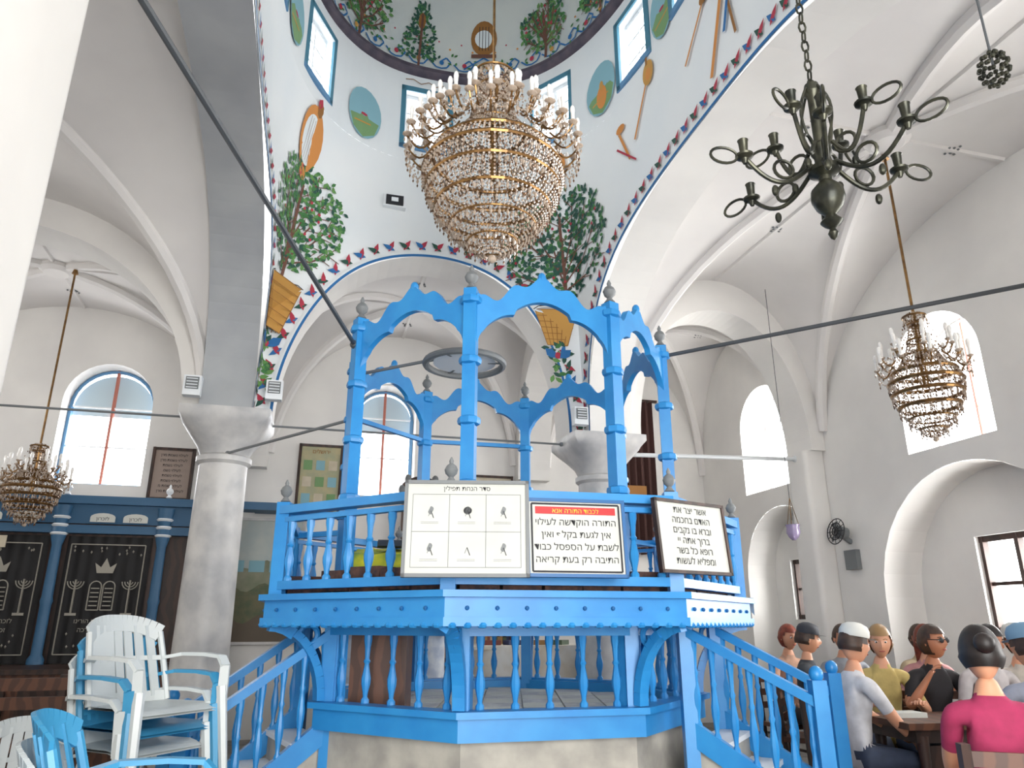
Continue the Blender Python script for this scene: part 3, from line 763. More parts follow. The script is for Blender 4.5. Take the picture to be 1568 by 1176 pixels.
def candle_arm(a,r,z0,up):
    d=V((math.cos(a),math.sin(a),0));P=lambda t,z:c+d*t+V((0,0,zc+z))
    pts=[]
    for i in range(15):
        s=i/14;pts.append(P(.05+(r-.05)*s,z0-.09*math.sin(pi*s*.85)*1.2+up*s*s))
    mb.tube(pts,.009,DBRASS,8)
    q=c+d*(r*.52)+V((0,0,zc+z0-.03))
    mb.tube([q+d*.04*math.cos(t)+V((0,0,.04*math.sin(t))) for t in[2*pi*i/14 for i in range(14)]],.007,DBRASS,6,closed=True)
    mb.ell(c+d*(r*.66)+V((0,0,zc+z0-.13)),(.014,.014,.024),DBRASS,8,6)
    e=pts[-1]
    mb.lathe([(.008,-.03),(.016,-.01),(.034,0),(.036,.008),(.012,.012),(.016,.03),(.019,.07),(.022,.075),(.016,.08)],e,DBRASS,14)
    q=e+d*.085;mb.tube([q+d*.055*math.cos(t)+V((0,0,.035*math.sin(t))) for t in[2*pi*i/18 for i in range(18)]],.006,DBRASS,6,closed=True)
for i in range(6): candle_arm(rad(8+60*i),.33,.03,.06)
for i in range(4): candle_arm(rad(40+90*i),.19,.12,.14)
mb.finish('brass_arm_chandelier')
mb=MB();c2=V((2.04,2.55,3.63));mb.tube([c2,c2+V((0,0,1.4))],.005,IRON,6)
for k in range(60):
    t=k*2.4;z=-.08+.16*k/59;r=.055*math.sqrt(max(0,1-(z/.08)**2));mb.ell(c2+V((r*math.cos(t),r*math.sin(t),z)),(.011,.011,.011),DBRASS,6,4)
mb.finish('hanging_filigree_lamp')
mb=MB();c=V((3.15,8.35,0));mb.tube([c+V((0,0,2.5)),c+V((0,0,5.35))],.004,IRON,5)
for k in range(3): a=2.1*k;mb.tube([c+V((0,0,2.75)),c+V((.07*math.cos(a),.07*math.sin(a),2.45))],.004,BRASS,5)
mb.lathe([(.02,2.28),(.05,2.31),(.075,2.36),(.07,2.42),(.08,2.45)],c,mat('purple_glass',(170,156,190),.15,trans=.3),16);mb.finish('hanging_oil_lamp')
# ------------------------------------------------------------ tie rods
def rod(a,b,r,mt,name='tie_rod'):
    m=MB();m.tube([a,b],r,mt,8)
    for e in(a,b): m.ell(e,(r*2.2,)*3,mt,8,6)
    m.finish(name)
rod(V((-1.27,1.8,3.43)),OV(7,1.31,3.3),.015,IRON)
rod(OV(2,1.3,3.42),V((5.6,2.78,3.45)),.016,IRON)
rod(L(-2.0,2.88,3.02),OV(6,1.31,3.0),.014,GREY)
rod(L(PL0,3.1,3.42),L(-2.5,3.1,3.42),.012,GREY);rod(L(-1.65,3.1,3.38),L(1.6,3.1,3.38),.012,GREY);rod(L(2.3,3.1,3.3),L(4.75,3.1,3.38),.026,STEEL)
# ------------------------------------------------------------ ark at back left
mb=MB()
ARK=mat('ark_blue',(46,90,124),.5)
q0=QB-.42
F=lambda p,z,d=0:L(p,q0-d,z)
mb.box(L(-4.0,QB-.22,1.9),(3.6,.4,1.9),WOOD,YAW)
mb.box(L(-3.6,q0+.02,2.86),(4.4,.3,.1),ARK,YAW);mb.box(L(-3.75,q0+.05,2.7),(3.3,.2,.25),ARK,YAW);mb.box(L(-3.75,q0,2.5),(3.3,.25,.1),ARK,YAW)
mb.beam(L(-1.9,QB-.06,2.9),L(-1.2,QB-.06,2.9),.1,.14,ARK)
def curtain(p0,p1,z0,z1):
    vs=[];n=40
    for i in range(n+1):
        p=p0+(p1-p0)*i/n;d=.015*math.sin(i*1.1)
        vs+=[F(p,z0,.04+d),F(p,z1,.04+d*.3)]
    mb.add(vs,[(2*i,2*i+2,2*i+3,2*i+1) for i in range(n)],BLACK)
    c=(p0+p1)/2;w=(p1-p0)
    for a_,b_ in(((p0+.06,z0+.1),(p0+.06,z1-.1)),((p1-.06,z0+.1),(p1-.06,z1-.1)),((p0+.06,z0+.1),(p1-.06,z0+.1)),((p0+.06,z1-.1),(p1-.06,z1-.1))):
        mb.beam(F(a_[0],a_[1],.085),F(b_[0],b_[1],.085),.012,.012,SILV)
    for s in(-1,1):
        x=c+s*.075
        pts=[F(x-.065,1.55,.09),F(x+.065,1.55,.09)]+[F(x+.065*math.cos(t),1.82+.065*math.sin(t),.09) for t in[pi*i/8 for i in range(9)]]
        for p_,q_ in zip(pts,pts[1:]+pts[:1]): mb.beam(p_,q_,.012,.012,SILV)
        for k in range(5): mb.beam(F(x-.045,1.6+.05*k,.095),F(x+.045,1.6+.05*k,.095),.014,.012,SILV)
        mx=c+s*.3
        mb.beam(F(mx,1.5,.09),F(mx,1.9,.09),.015,.02,SILV);mb.beam(F(mx-.06,1.5,.09),F(mx+.06,1.5,.09),.015,.03,SILV)
        for r in(.03,.06,.09): mb.tube([F(mx+r*math.cos(t),1.9+r*math.sin(t)-.02,.09) for t in[pi+pi*i/8 for i in range(9)]],.007,SILV,5)
    mb.poly([F(c-.09,1.98,.09),F(c+.09,1.98,.09),F(c+.12,2.1,.09),F(c+.05,2.05,.09),F(c,2.16,.09),F(c-.05,2.05,.09),F(c-.12,2.1,.09)],SILV)
    for i in range(26):
        x=c+random.uniform(-.4,.4)*w;z=random.choice([random.uniform(z0+.15,1.3),random.uniform(2.2,z1-.12)])
        mb.octa(F(x,z,.09),.014,.02,SILV)
    mb.text(rev('לזכר נשמת הורינו'),F(c,1.4,.09),RX,V((0,0,1)),.07,SILV);mb.text(rev('זכרונם לברכה'),F(c,1.3,.09),RX,V((0,0,1)),.07,SILV)
curtain(-4.0,-3.05,.95,2.42);curtain(-5.15,-4.2,.95,2.42)
for p in(-2.93,-4.1,-5.25):
    mb.lathe([(.09,.9),(.09,1.0),(.06,1.05),(.06,1.6),(.07,1.65),(.06,1.7),(.055,2.3),(.08,2.4),(.09,2.5),(.06,2.55),(.08,2.62),(.09,2.7),(.1,2.78)],F(p,0,.1),ARK,14)
    for z in(2.42,2.52,2.62): mb.lathe([(.08,z),(.1,z+.02),(.08,z+.04)],F(p,0,.1),WHITE,14)
    knob(mb,F(p,2.92,.05),1.1,WHITE)
for p in(-3.25,-3.62,-4.45,-4.85):
    mb.poly([F(p-.14,2.58,.2),F(p+.14,2.58,.2)]+[F(p+.14*math.cos(t),2.64+.05*math.sin(t),.2) for t in[pi*i/8 for i in range(9)]],PAPER)
    mb.text(rev('לזכרון'),F(p,2.6,.205),RX,V((0,0,1)),.06,INK)
mb.box(F(-4.75,2.33,.12),(.22,.02,.14),PAPER2,YAW)
mb.finish('torah_ark',ang=40)
mb=MB()
mb.box(L(-4.2,4.8,.45),(4.2,1.0,.9),WOOD2,YAW);mb.box(L(-4.2,4.8,.92),(4.3,1.1,.05),WOOD,YAW)
for k in range(9): mb.box(L(-6.1+.48*k,4.28,.45),(.36,.04,.6),WOOD,YAW)
mb.finish('wooden_platform')
mb=MB()
for z,y in((.45,0),(.75,.2),(.9,.2)): mb.box(L(-4.2,2.6+y,z),(2.4,.4 if z<.5 else .04,.05 if z<.5 else .1),WOOD2,YAW)
for p in(-5.3,-4.2,-3.1): mb.box(L(p,2.6,.22),(.06,.38,.44),WOOD,YAW);mb.box(L(p,2.82,.5),(.06,.05,.95),WOOD,YAW)
mb.finish('wooden_bench')
# ------------------------------------------------------------ wall pictures
def picture(name,F,u,z,w,h,fr,body,kind):
    mb=MB();d=-.03
    mb.poly([F(u-w/2,d,z-h/2),F(u+w/2,d,z-h/2),F(u+w/2,d,z+h/2),F(u-w/2,d,z+h/2)],body)
    for s in(-1,1):
        mb.beam(F(u+s*w/2,d,z-h/2-.02),F(u+s*w/2,d,z+h/2+.02),.035,.04,fr);mb.beam(F(u-w/2,d,z+s*h/2),F(u+w/2,d,z+s*h/2),.04,.035,fr)
    X=(F(1,0,0)-F(0,0,0))
    if kind=='text':
        for k in range(int(h/.07)-1): mb.text(rev('לעילוי נשמת מרן הרב'[:random.randint(10,19)]),F(u,d-.006,z+h/2-.1-k*.07),X,V((0,0,1)),.05*min(1,w/.5),INK)
    if kind=='map':
        for a in range(3):
            for b in range(3):
                x,y=u-w*.3+a*w*.3,z-h*.3+b*h*.25;mb.poly([F(x-.06,d-.006,y-.07),F(x+.06,d-.006,y-.07),F(x+.06,d-.006,y+.07),F(x-.06,d-.006,y+.07)],[LB,PAPER2,HILL][(a+b)%3])
        mb.text(rev('ירושלים'),F(u,d-.008,z+h*.38),X,V((0,0,1)),.08,OC2)
    if kind=='land':
        n=14
        def strip(z0,z1,m,o):
            for i in range(n):
                a,b=u-w/2+w*i/n,u-w/2+w*(i+1)/n
                mb.poly([F(a,d-o,z0),F(b,d-o,z0),F(b,d-o,z1+.06*math.sin(i+1)),F(a,d-o,z1+.06*math.sin(i))],m)
        strip(z-h/2,z+.2,mat('mural_hill',(118,124,102),.8,col2=(140,140,120),scale=5),.004);strip(z-h/2,z-.1,mat('mural_field',(86,98,76),.8,col2=(110,106,82),scale=9),.008);strip(z-h/2,z-.5,mat('mural_road',(100,90,78),.8),.012)
        for i in range(3):
            x=u-w*.3+i*w*.25;mb.poly([F(x-.1,d-.01,z+.1),F(x+.1,d-.01,z+.1),F(x+.1,d-.01,z+.25),F(x-.1,d-.01,z+.25)],LB)
    mb.finish(name,ang=0)
picture('memorial_plaque',FB,-3.02,3.32,.5,.68,WOOD,mat('plaque_brown',(150,134,124),.7),'text')
picture('framed_map',FB,-1.08,3.35,.58,.95,WOOD,mat('map_body',(156,158,130),.7,col2=(176,166,130),scale=7),'map')
picture('landscape_mural',FB,-1.75,1.95,1.05,1.6,STN,mat('mural_sky',(160,172,174),.8,col2=(180,186,180),scale=3),'land')
picture('memorial_plaque',FB,1.45,3.15,.6,.7,WOOD,PAPER2,'text')
mb=MB();vs=[];n=30
DR=mat('maroon_velvet',(64,38,34),.9)
for i in range(n+1):
    p=3.35+.75*i/n;vs+=[L(p,QB-.1-.04*math.sin(i*1.3),2.4),L(p,QB-.1-.03*math.sin(i*1.3),4.85)]
mb.add(vs,[(2*i,2*i+2,2*i+3,2*i+1) for i in range(n)],DR);mb.beam(L(3.25,QB-.1,4.87),L(4.2,QB-.1,4.87),.04,.04,WOOD);mb.box(L(3.7,QB-.16,3.3),(.4,.02,.3),OC2,YAW)
mb.finish('velvet_curtain')
mb=MB()
mb.box(L(.35,QB-.12,2.75),(.5,.2,.9),WOOD2,YAW);mb.box(L(.35,QB-.24,2.75),(.4,.02,.75),REDW,YAW)
mb.tube([L(.35+.28*math.cos(t),QB-.14,3.2+.2*math.sin(t)) for t in[pi*i/12 for i in range(13)]],.035,WOOD,6)
for k in range(5): mb.ell(L(.35+.28*math.cos(pi*k/4),QB-.2,3.22+.22*math.sin(pi*k/4)),(.05,.04,.07),GREY,8,6)
mb.finish('carved_wall_cabinet')
mb=MB()
mb.box(L(.9,QB-.04,1.1),(1.6,.03,2.2),WOOD,YAW)
for s in(-1,1): mb.box(L(.9+s*.8,QB-.22,1.1),(.05,.4,2.2),WOOD2,YAW)
for k in range(6): mb.box(L(.9,QB-.22,.1+.42*k),(1.6,.4,.04),WOOD2,YAW)
bc=[mat('book_%d'%i,c,.6) for i,c in enumerate([(120,60,50),(60,72,110),(160,120,70),(80,100,76),(190,180,160)])]
for k in range(5):
    x=.12
    while x<1.66:
        w=random.uniform(.03,.06);h=random.uniform(.24,.33);mb.box(L(x+w/2,QB-.22,.12+.42*k+h/2),(w*.92,.22,h),random.choice(bc),YAW);x+=w
mb.finish('bookcase')
def cloth_table(name,c,w,d,h,mt,rz):
    mb=MB();R=Matrix.Rotation(rz,3,'Z');c=V(c);mb.box(c+V((0,0,h)),(w,d,.04),mt,rz)
    n=60;vs=[]
    for i in range(n):
        a=2*pi*i/n;e=6;cx,sx=math.cos(a),math.sin(a);rr=1/((abs(cx)**e+abs(sx)**e)**(1/e))
        f=1+.03*math.sin(a*13)
        vs+=[c+R@V((rr*cx*w/2,rr*sx*d/2,h+.02)),c+R@V((rr*cx*w/2*f,rr*sx*d/2*f,.25))]
    mb.add(vs,[(2*i,2*((i+1)%n),2*((i+1)%n)+1,2*i+1) for i in range(n)],mt)
    for sx in(-1,1):
        for sy in(-1,1): mb.box(c+R@V((sx*w*.42,sy*d*.38,h/2)),(.05,.05,h),WOOD,rz)
    for k in range(4): mb.box(c+R@V((-w*.3+k*w*.2,0,h+.045)),(.2,.15,.05),bc[k],rz+.3*k)
    return mb.finish(name)
CL=mat('white_cloth',(216,220,224),.8,col2=(176,186,204),scale=9)
cloth_table('covered_table',(-1.25,7.9,0),1.1,.7,1.3,CL,.2);cloth_table('covered_table',(.15,8.7,0),1.3,.7,1.15,mat('beige_cloth',(196,184,164),.8,col2=(216,214,208),scale=4),.2)
# ------------------------------------------------------------ wall fan
mb=MB();c=L(PW-.18,2.62,2.42);Mx=Matrix.Rotation(YAW,3,'Z')@Matrix.Rotation(rad(-80),3,'Y')
for r in(.05,.1,.15): mb.tube([c+Mx@V((r*math.cos(t),r*math.sin(t),.03-.1*r)) for t in[2*pi*i/20 for i in range(20)]],.006,INK,5,closed=True)
for k in range(12):
    a=2*pi*k/12;mb.tube([c+Mx@V((0,0,.03)),c+Mx@V((.15*math.cos(a),.15*math.sin(a),.01))],.004,INK,4)
for k in range(3):
    a=2.09*k;mb.poly([c+Mx@V((0,0,0)),c+Mx@V((.13*math.cos(a),.13*math.sin(a),-.01)),c+Mx@V((.13*math.cos(a+.8),.13*math.sin(a+.8),.02))],GREY)
mb.lathe([(.07,-.12),(.08,-.02),(.03,.0)],c,GREY,12,Mx);mb.beam(c,L(PW,2.62,2.3),.04,.05,GREY);mb.box(L(PW-.03,2.6,2.1),(.06,.2,.22),GREY,YAW);mb.finish('wall_fan')
# ------------------------------------------------------------ plastic chairs
def plastic_chair(name,x,y,z,rz,mt,tilt=0):
    mb=MB();R=Matrix.Rotation(rz,3,'Z')@Matrix.Rotation(tilt,3,'X');T=lambda a,b,c:V((x,y,z))+R@V((a,b,c))
    n=10;vs=[]
    for i in range(n+1):
        for j in range(n+1):
            u,v=-1+2*i/n,-1+2*j/n;w=.23+.02*(v+1)/2
            zz=.42-.018*(1-u*u)*(1-v*v)-(.03*max(0,v-.7)/.3)
            vs.append(T(u*w,v*.22,zz))
    m_=len(vs);vs+= [p-V((0,0,.012)) for p in vs]
    fs=[(i*(n+1)+j,(i+1)*(n+1)+j,(i+1)*(n+1)+j+1,i*(n+1)+j+1) for i in range(n) for j in range(n)]
    fs+=[tuple(a+m_ for a in f[::-1]) for f in fs];mb.add(vs,fs,mt)
    def B(u,h): return T(u*.235*(1-.1*h*h),-.22-.13*h+.07*u*u,.42+.43*h)
    for k in range(7):
        u=-.78+k*.26;mb.beam(B(u,.05),B(u,.9),.05,.01,mt,up=R@V((0,1,0)))
    hh=lambda u:.93-.13*abs(u)**3
    for k in range(16):
        u0,u1=-1+k/8,-1+(k+1)/8
        mb.beam(B(u0,hh(u0)),B(u1,hh(u1)),.014,.09,mt,up=R@V((0,-.3,1)));mb.beam(B(u0,.04),B(u1,.04),.014,.06,mt,up=R@V((0,-.3,1)));mb.beam(B(u0,.5),B(u1,.5),.012,.025,mt,up=R@V((0,-.3,1)))
    for s in(-1,1):
        mb.tube([B(s*1.0,h) for h in(0,.3,.6,.82)],.017,mt,6)
        pts=[B(s,.5),T(s*.285,-.12,.655),T(s*.29,.05,.655),T(s*.285,.17,.645),T(s*.275,.215,.6),T(s*.27,.22,.5),T(s*.265,.225,.4)]
        for p,q in zip(pts[:-1],pts[1:]): mb.beam(p,q,.05,.018,mt,up=R@V((0,0,1)))
        mb.tube([T(s*.26,.22,.5),T(s*.29,.28,.0)],[.028,.02],mt,6);mb.tube([T(s*.23,-.22,.45),T(s*.27,-.34,0)],[.028,.02],mt,6)
    mb.finish(name,ang=50)
CB=mat('chair_blue',(62,148,192),.4);CW=mat('chair_white',(208,214,214),.4)
for i,(m_) in enumerate([CW,CB,CW,CB]): plastic_chair('plastic_armchair',-1.30+.035*i,2.72-.01*i,.09*i,rad(-70),m_)
for i,m_ in enumerate([CB,CW,CB]): plastic_chair('plastic_armchair',-1.36+.035*i,2.2-.01*i,.09*i,rad(-62),m_)
for i in range(3): plastic_chair('plastic_armchair',-1.94+.03*i,4.15,.40+.09*i,rad(-115),[CW,CB,CW][i])
mb=MB();mb.box((-1.9,4.15,.37),(.66,.62,.06),WOOD2,.3)
for sx in(-1,1):
    for sy in(-1,1): mb.box((-1.9+sx*.26,4.15+sy*.24,.17),(.06,.06,.34),WOOD,.3)
mb.box((-1.9,4.15,.15),(.5,.46,.04),WOOD,.3);mb.finish('low_wooden_table')
plastic_chair('plastic_armchair',-2.75,4.6,0,rad(-150),CW)
# ------------------------------------------------------------ tables right
def wtable(name,c,w,d,rz,h=.74):
    mb=MB();c=V(c);R=Matrix.Rotation(rz,3,'Z');mb.box(c+V((0,0,h)),(w,d,.04),WOOD2,rz);mb.box(c+V((0,0,h-.06)),(w*.92,d*.85,.08),WOOD,rz)
    for sx in(-1,1):
        for sy in(-1,1): mb.lathe([(.035,0),(.03,.1),(.045,.35),(.03,.5),(.04,h-.06)],c+R@V((sx*w*.43,sy*d*.38,0)),WOOD,10)
    mb.box(c+R@V((0,-d*.36,h-.3)),(w*.84,.03,.36),WOOD,rz)
    for k in range(4): mb.box(c+R@V((-w*.38+k*w*.24,.05-.1*(k%2),h+.035)),(.22,.16,.03),[PAPER,bc[0],PAPER,bc[2]][k],rz+.4*k)
    mb.finish(name)
wtable('wooden_table',(3.32,5.45,0),1.75,.6,.12,.78)
def stool(name,x,y,rz):
    mb=MB();R=Matrix.Rotation(rz,3,'Z');c=V((x,y,0));T=lambda a,b,z:c+R@V((a,b,z))
    mb.box(T(0,0,.455),(.42,.4,.04),WOOD2,rz)
    for sx in(-1,1):
        mb.beam(T(sx*.18,.17,0),T(sx*.18,.17,.44),.04,.04,WOOD);mb.beam(T(sx*.18,-.18,0),T(sx*.18,-.23,.92),.04,.04,WOOD);mb.beam(T(sx*.18,-.17,.2),T(sx*.18,.17,.2),.025,.025,WOOD)
    for z in(.62,.74,.86): mb.beam(T(-.18,-.21,z),T(.18,-.21,z),.02,.06,WOOD2)
    mb.finish(name)
# ------------------------------------------------------------ people
SK=mat('skin',(214,156,124),.5);SK2=mat('skin_tan',(186,124,92),.5)
def cm(n,c): return mat('cloth_'+n,c,.85,col2=tuple(max(0,int(x*.9)) for x in c),scale=14)
HB=mat('hair_black',(36,26,24),.5,col2=(20,16,16),scale=30);HR=mat('hair_auburn',(134,56,34),.5,col2=(98,40,26),scale=30);HN=mat('hair_brown',(72,50,38),.5,col2=(50,36,28),scale=30);HG=mat('hair_blond',(150,118,78),.5)
EW=mat('eye_white',(230,228,222),.3);EI=mat('iris',(44,32,26),.3);LP=mat('lips',(172,88,82),.5)
def skin_mesh(J,E):
    me=bpy.data.meshes.new('sk');me.from_pydata([j[0] for j in J],E,[])
    bm=bmesh.new();bm.from_mesh(me);ly=bm.verts.layers.skin.verify()
    for i,v in enumerate(bm.verts):
        v[ly].radius=(J[i][1],J[i][2]);v[ly].use_root=(i==0)
    bm.to_mesh(me);bm.free()
    ob=bpy.data.objects.new('sk',me);bpy.context.scene.collection.objects.link(ob)
    ob.modifiers.new('s','SKIN');m=ob.modifiers.new('ss','SUBSURF');m.levels=2;m.render_levels=2
    dg=bpy.context.evaluated_depsgraph_get();r=bpy.data.meshes.new_from_object(ob.evaluated_get(dg))
    out=([v.co.copy() for v in r.vertices],[tuple(p.vertices) for p in r.polygons])
    bpy.data.objects.remove(ob);bpy.data.meshes.remove(r);return out
def segd(p,a,b):
    ab=b-a;t=max(0,min(1,(p-a).dot(ab)/max(1e-9,ab.length_squared)));return (p-(a+ab*t)).length,t
def ik(S,H,u,f,pole):
    d=H-S;D=min(d.length,(u+f)*.985);d.normalize();a=(u*u-f*f+D*D)/(2*D);h=math.sqrt(max(0,u*u-a*a))
    pp=(pole-d*pole.dot(d)).normalized();return S+d*a+pp*h,S+d*D
def head(mb,c,M,sk,hair,style,cap=None,glasses=False):
    n,m=28,22;vs=[]
    def pt(th,ph):
        x=math.sin(ph)*math.sin(th);y=math.sin(ph)*math.cos(th);z=math.cos(ph)
        X=x*.076;Y=y*.095;Z=z*.118
        if z<0: k=1-.32*(-z)**1.5;X*=k;Y=Y*(1-.12*(-z))+.012*(-z)*(1 if y>0 else -.4)
        if y>.2:
            Y+=.024*math.exp(-(X/.013)**2-((Z+.016)/.022)**2)+.01*math.exp(-(X/.01)**2-((Z-.008)/.02)**2)
            Y-=.009*(math.exp(-((abs(X)-.031)/.016)**2-((Z-.012)/.014)**2))
            Y+=.007*math.exp(-(X/.025)**2-((Z+.056)/.010)**2)+.007*math.exp(-(X/.025)**2-((Z+.098)/.018)**2)
        return V((X,Y,Z))
    for i in range(m+1):
        for k in range(n): vs.append(c+M@pt(2*pi*k/n,max(.001,pi*i/m)))
    mb.add(vs,[(i*n+k,(i+1)*n+k,(i+1)*n+(k+1)%n,i*n+(k+1)%n) for i in range(m) for k in range(n)],sk)
    for s in(-1,1):
        mb.ell(c+M@V((s*.031,.078,.012)),(.013,.01,.008),EW,8,6,M);mb.ell(c+M@V((s*.031,.086,.012)),(.006,.004,.006),EI,8,6,M)
        mb.tube([c+M@V((s*.016,.092,.032)),c+M@V((s*.032,.091,.037)),c+M@V((s*.048,.08,.032))],.003,hair,5)
        mb.ell(c+M@V((s*.078,-.005,-.005)),(.01,.018,.03),sk,8,6,M)
    mb.ell(c+M@V((0,.09,-.054)),(.022,.008,.006),LP,8,6,M)
    vs=[];fs=[]
    low={'short':-.045,'bob':-.095,'long':-.115,'bun':-.06}[style]
    for i in range(m+1):
        for k in range(n):
            th=2*pi*k/n;ph=max(.001,pi*i/m)
            p=pt(th,ph);q=V((p.x*1.17,min(p.y,.092)*1.15,p.z*1.09+.004));q.y-=.004
            if p.z<0 and p.y<0: q.x=p.x*1.3;q.y=p.y*1.25
            vs.append(q)
    for i in range(m):
        for k in range(n):
            f=(i*n+k,(i+1)*n+k,(i+1)*n+(k+1)%n,i*n+(k+1)%n);ct=sum((vs[a] for a in f),V())/4
            lim=.062 if ct.y>.045 else(.0 if ct.y>.0 and style=='short' else low if ct.y<.01 or style in('bob','long') and ct.y<.03 else .03)
            if ct.z>lim: fs.append(f)
    mb.add([c+M@v for v in vs],fs,hair)
    if style=='long':
        nn=14;vs=[]
        for i in range(9):
            t=i/8
            for k in range(nn):
                a=2*pi*k/nn;w=.085*(1-.35*t*t);vs.append(c+M@V((w*math.cos(a),-.055-.03*t+.045*(1-.2*t)*math.sin(a),.03-.30*t+.006*math.sin(5*a))))
        mb.add(vs,[(i*nn+k,i*nn+(k+1)%nn,(i+1)*nn+(k+1)%nn,(i+1)*nn+k) for i in range(8) for k in range(nn)]+[tuple(8*nn+k for k in range(nn))],hair)
    if style=='bun': mb.ell(c+M@V((0,-.12,.03)),(.045,.04,.045),hair,12,8,M)
    if cap:
        mb.lathe([(.094,.045),(.098,.06),(.096,.09),(.08,.12),(.045,.138),(.0,.144)],c+M@V((0,-.004,0)),cap,20,M)
        mb.poly([c+M@V((.08*math.cos(a),.055+.1*math.sin(a),.048)) for a in[pi*i/12 for i in range(13)]],cap)
    if glasses:
        for s in(-1,1): mb.ell(c+M@V((s*.033,.1,.012)),(.026,.006,.02),INK,12,6,M);mb.tube([c+M@V((s*.055,.095,.016)),c+M@V((s*.08,.0,.016))],.003,INK,5)
        mb.tube([c+M@V((-.01,.105,.016)),c+M@V((.01,.105,.016))],.003,INK,5)
def person(name,x,y,yaw,shirt,pants,sk=SK,hair=HB,style='short',cap=None,seat=.47,lean=.1,hands=None,hy=0,hp=0,glasses=False,long_sleeve=False,fem=False):
    mb=MB();R=Matrix.Rotation(yaw,3,'Z');O=V((x,y,0));W=lambda v:O+R@V(v)
    s=seat;sh=.16 if fem else .18
    hands=hands or((.17,.36,.80),(-.17,.36,.80))
    J=[];E=[];Lb=[]
    def j(v,rx,ry): J.append((V(v),rx,ry));return len(J)-1
    def e(a,b,l): E.append((a,b));Lb.append(l)
    pel=j((0,0,s+.10),.15,.115);wa=j((0,lean*.15,s+.26),.115 if fem else .125,.09);chv=j((0,lean*.35,s+.40),.14,.10);uc=j((0,lean*.5,s+.52),.10,.075)
    nk=j((0,lean*.58,s+.60),.05,.05);nt=j((0,lean*.72,s+.69),.047,.047)
    e(pel,wa,'S');e(wa,chv,'S');e(chv,uc,'S');e(uc,nk,'S');e(nk,nt,'K')
    tips=[]
    for i,sg in enumerate((1,-1)):
        S=V((sg*sh,lean*.48,s+.525));H=V(hands[i]);el,H2=ik(S,H,.27,.24,V((sg*.6,-.3,-1)))
        a=j(S,.058,.056);me_=j(S.lerp(el,.5),.048,.048);b=j(el,.04,.04);c_=j(el.lerp(H2,.5),.035,.035);d=j(H2,.026,.022)
        dr=(H2-el).normalized();pm=j(H2+dr*.05,.036,.016);pe=j(H2+dr*.085,.034,.014)
        e(uc,a,'S');e(a,me_,'S');e(me_,b,'S' if long_sleeve else 'U');e(b,c_,'S' if long_sleeve else 'K');e(c_,d,'S' if long_sleeve else 'K');e(d,pm,'K');e(pm,pe,'K')
        sd=dr.cross(V((0,0,1)))
        if sd.length<.1: sd=V((1,0,0))
        sd.normalize();up=sd.cross(dr).normalized()
        tips.append((H2,dr,sd,up,sg))
    for sg in(1,-1):
        hipv=j((sg*.085,.03,s+.08),.095,.09);kn=j((sg*.13,.43,s+.05),.062,.062);mk=j((sg*.11,.22,s+.075),.082,.078);an=j((sg*.13,.40,.09),.038,.04);mc=j((sg*.13,.40,s*.6),.055,.055);he=j((sg*.13,.42,.04),.04,.032);to=j((sg*.14,.55,.03),.038,.024)
        e(pel,hipv,'P');e(hipv,mk,'P');e(mk,kn,'P');e(kn,mc,'P');e(mc,an,'P');e(an,he,'F');e(he,to,'F')
    vs,fs=skin_mesh(J,E)
    mats={'S':shirt,'K':sk,'P':pants,'F':INK,'U':shirt}
    groups={}
    for f in fs:
        c=sum((vs[a] for a in f),V())/len(f);best=None
        for (a,b),l in zip(E,Lb):
            d,t=segd(c,J[a][0],J[b][0]);d-=(J[a][1]+(J[b][1]-J[a][1])*t)*.8
            if best is None or d<best[0]: best=(d,l,t)
        l=best[1]
        if l=='U' and best[2]>.45:l='K'
        groups.setdefault(mats[l],[]).append(f)
    o=len(mb.v);mb.v.extend([tuple(W(v*1.0)) for v in vs])
    for mt,fl in groups.items():
        i=mb.m(mt)
        for f in fl: mb.f.append(tuple(a+o for a in f));mb.mi.append(i)
    for H2,dr,sd,up,sg in tips:
        for k,(off,ln) in enumerate(((-.027,.06),(-.009,.072),(.009,.068),(.026,.054))):
            b0=H2+dr*.085+sd*off
            pts=[b0,b0+dr*ln*.4-up*.004,b0+dr*ln*.75-up*.016,b0+dr*ln*.9-up*.032]
            mb.tube([W(p) for p in pts],[.0095,.009,.0082,.006],sk,7)
        b0=H2+dr*.03-sd*sg*.03
        mb.tube([W(p) for p in(b0,b0+dr*.025-sd*sg*.022-up*.005,b0+dr*.055-sd*sg*.028-up*.014)],[.012,.0105,.008],sk,7)
    hc=W((0,lean*.85+.012,s+.775));M=R@Matrix.Rotation(hy,3,'Z')@Matrix.Rotation(hp,3,'X')
    head(mb,hc,M,sk,hair,style,cap,glasses)
    ob=mb.finish(name,ang=60)
    return ob
wc=mat('cap_white',(214,214,208),.7);kc=mat('cap_black',(50,52,60),.7);bcp=mat('cap_blue',(120,158,188),.7)
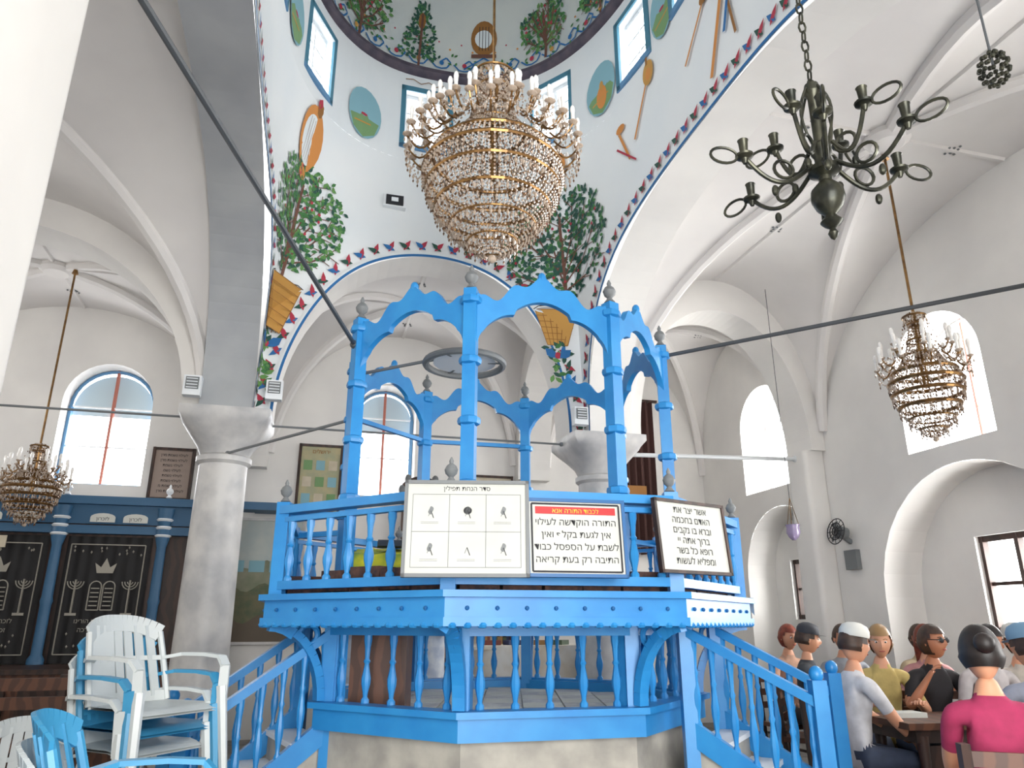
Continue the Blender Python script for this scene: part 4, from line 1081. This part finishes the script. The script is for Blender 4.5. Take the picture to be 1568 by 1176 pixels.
T=[dict(n='seated_woman',x=2.24,y=5.3,yw=-78,c=('white',(212,212,216)),h=HN,st='short',cap=wc,ln=.1,hands=((.12,.42,.62),(-.08,.45,.66))),
 dict(n='seated_man',x=2.6,y=7.0,yw=-120,c=('dark',(60,64,70)),h=HN,st='short',cap=kc,ln=.05,hy=20),
 dict(n='seated_woman',x=2.86,y=6.15,yw=170,c=('yellow',(200,178,112)),h=HG,st='bob',ln=.15,hy=-10),
 dict(n='seated_woman',x=3.22,y=6.12,yw=182,c=('black',(40,38,42)),h=HN,st='bob',ln=.15,hands=((.16,.26,1.0),(-.2,.34,.83)),hy=25,gl=True,sk=SK2),
 dict(n='seated_woman',x=3.62,y=6.9,yw=175,c=('pinkish',(200,144,144)),h=HR,st='long',ln=.1),
 dict(n='seated_man',x=3.6,y=6.1,yw=188,c=('blouse',(206,202,204)),h=HB,st='short',ln=.2,hy=10,sk=SK2),
 dict(n='seated_woman',x=3.95,y=6.15,yw=165,c=('cream',(204,198,188)),h=HN,st='bob',cap=wc,ln=.1,hy=-20),
 dict(n='seated_woman',x=2.14,y=3.56,yw=-20,c=('magenta',(170,50,92)),h=HB,st='bun',ln=.04,hands=((.15,.36,.66),(-.14,.36,.64))),
 dict(n='seated_man',x=3.15,y=7.5,yw=180,c=('grey_shirt',(150,156,164)),h=HN,st='short',ln=.08),
 dict(n='seated_woman',x=2.75,y=7.9,yw=200,c=('peach',(204,162,138)),h=HR,st='bob',ln=.08),
 dict(n='seated_woman',x=3.05,y=4.55,yw=-10,c=('lilac',(180,186,204)),h=HN,st='short',cap=bcp,ln=.1,hy=20),
 dict(n='seated_woman',x=3.95,y=7.6,yw=180,c=('sand',(190,172,142)),h=HN,st='bob',ln=.05)]
PT=cm('denim',(60,70,92));PT2=cm('black_trousers',(40,40,44))
for i,t in enumerate(T):
    person(t['n'],t['x'],t['y'],rad(t['yw']),cm(*t['c']),PT2 if i%2 else PT,t.get('sk',SK),t['h'],t['st'],t.get('cap'),lean=t['ln'],hands=t.get('hands') or ((.17,.34,.84),(-.17,.34,.84)),hp=rad(-10) if i not in(3,4) else 0,hy=rad(t.get('hy',0)),glasses=t.get('gl',False),fem=(t['n']=='seated_woman'),seat=.49)
    stool('wooden_chair',t['x'],t['y'],rad(t['yw']))
# ------------------------------------------------------------ world / camera
w=bpy.data.worlds.new('World');bpy.context.scene.world=w;w.use_nodes=True
nt=w.node_tree;bg=nt.nodes['Background'];bg.inputs['Color'].default_value=(.97,.98,1,1);bg.inputs['Strength'].default_value=4.0
cam=bpy.data.cameras.new('Camera');co=bpy.data.objects.new('Camera',cam);bpy.context.scene.collection.objects.link(co)
cam.sensor_width=36;cam.lens=1150/1600*36;cam.clip_start=.05
co.location=(0,0,1.4);co.rotation_euler=(rad(108),0,0);bpy.context.scene.camera=co
try:
    bpy.context.scene.view_settings.view_transform='Standard'
except Exception: pass
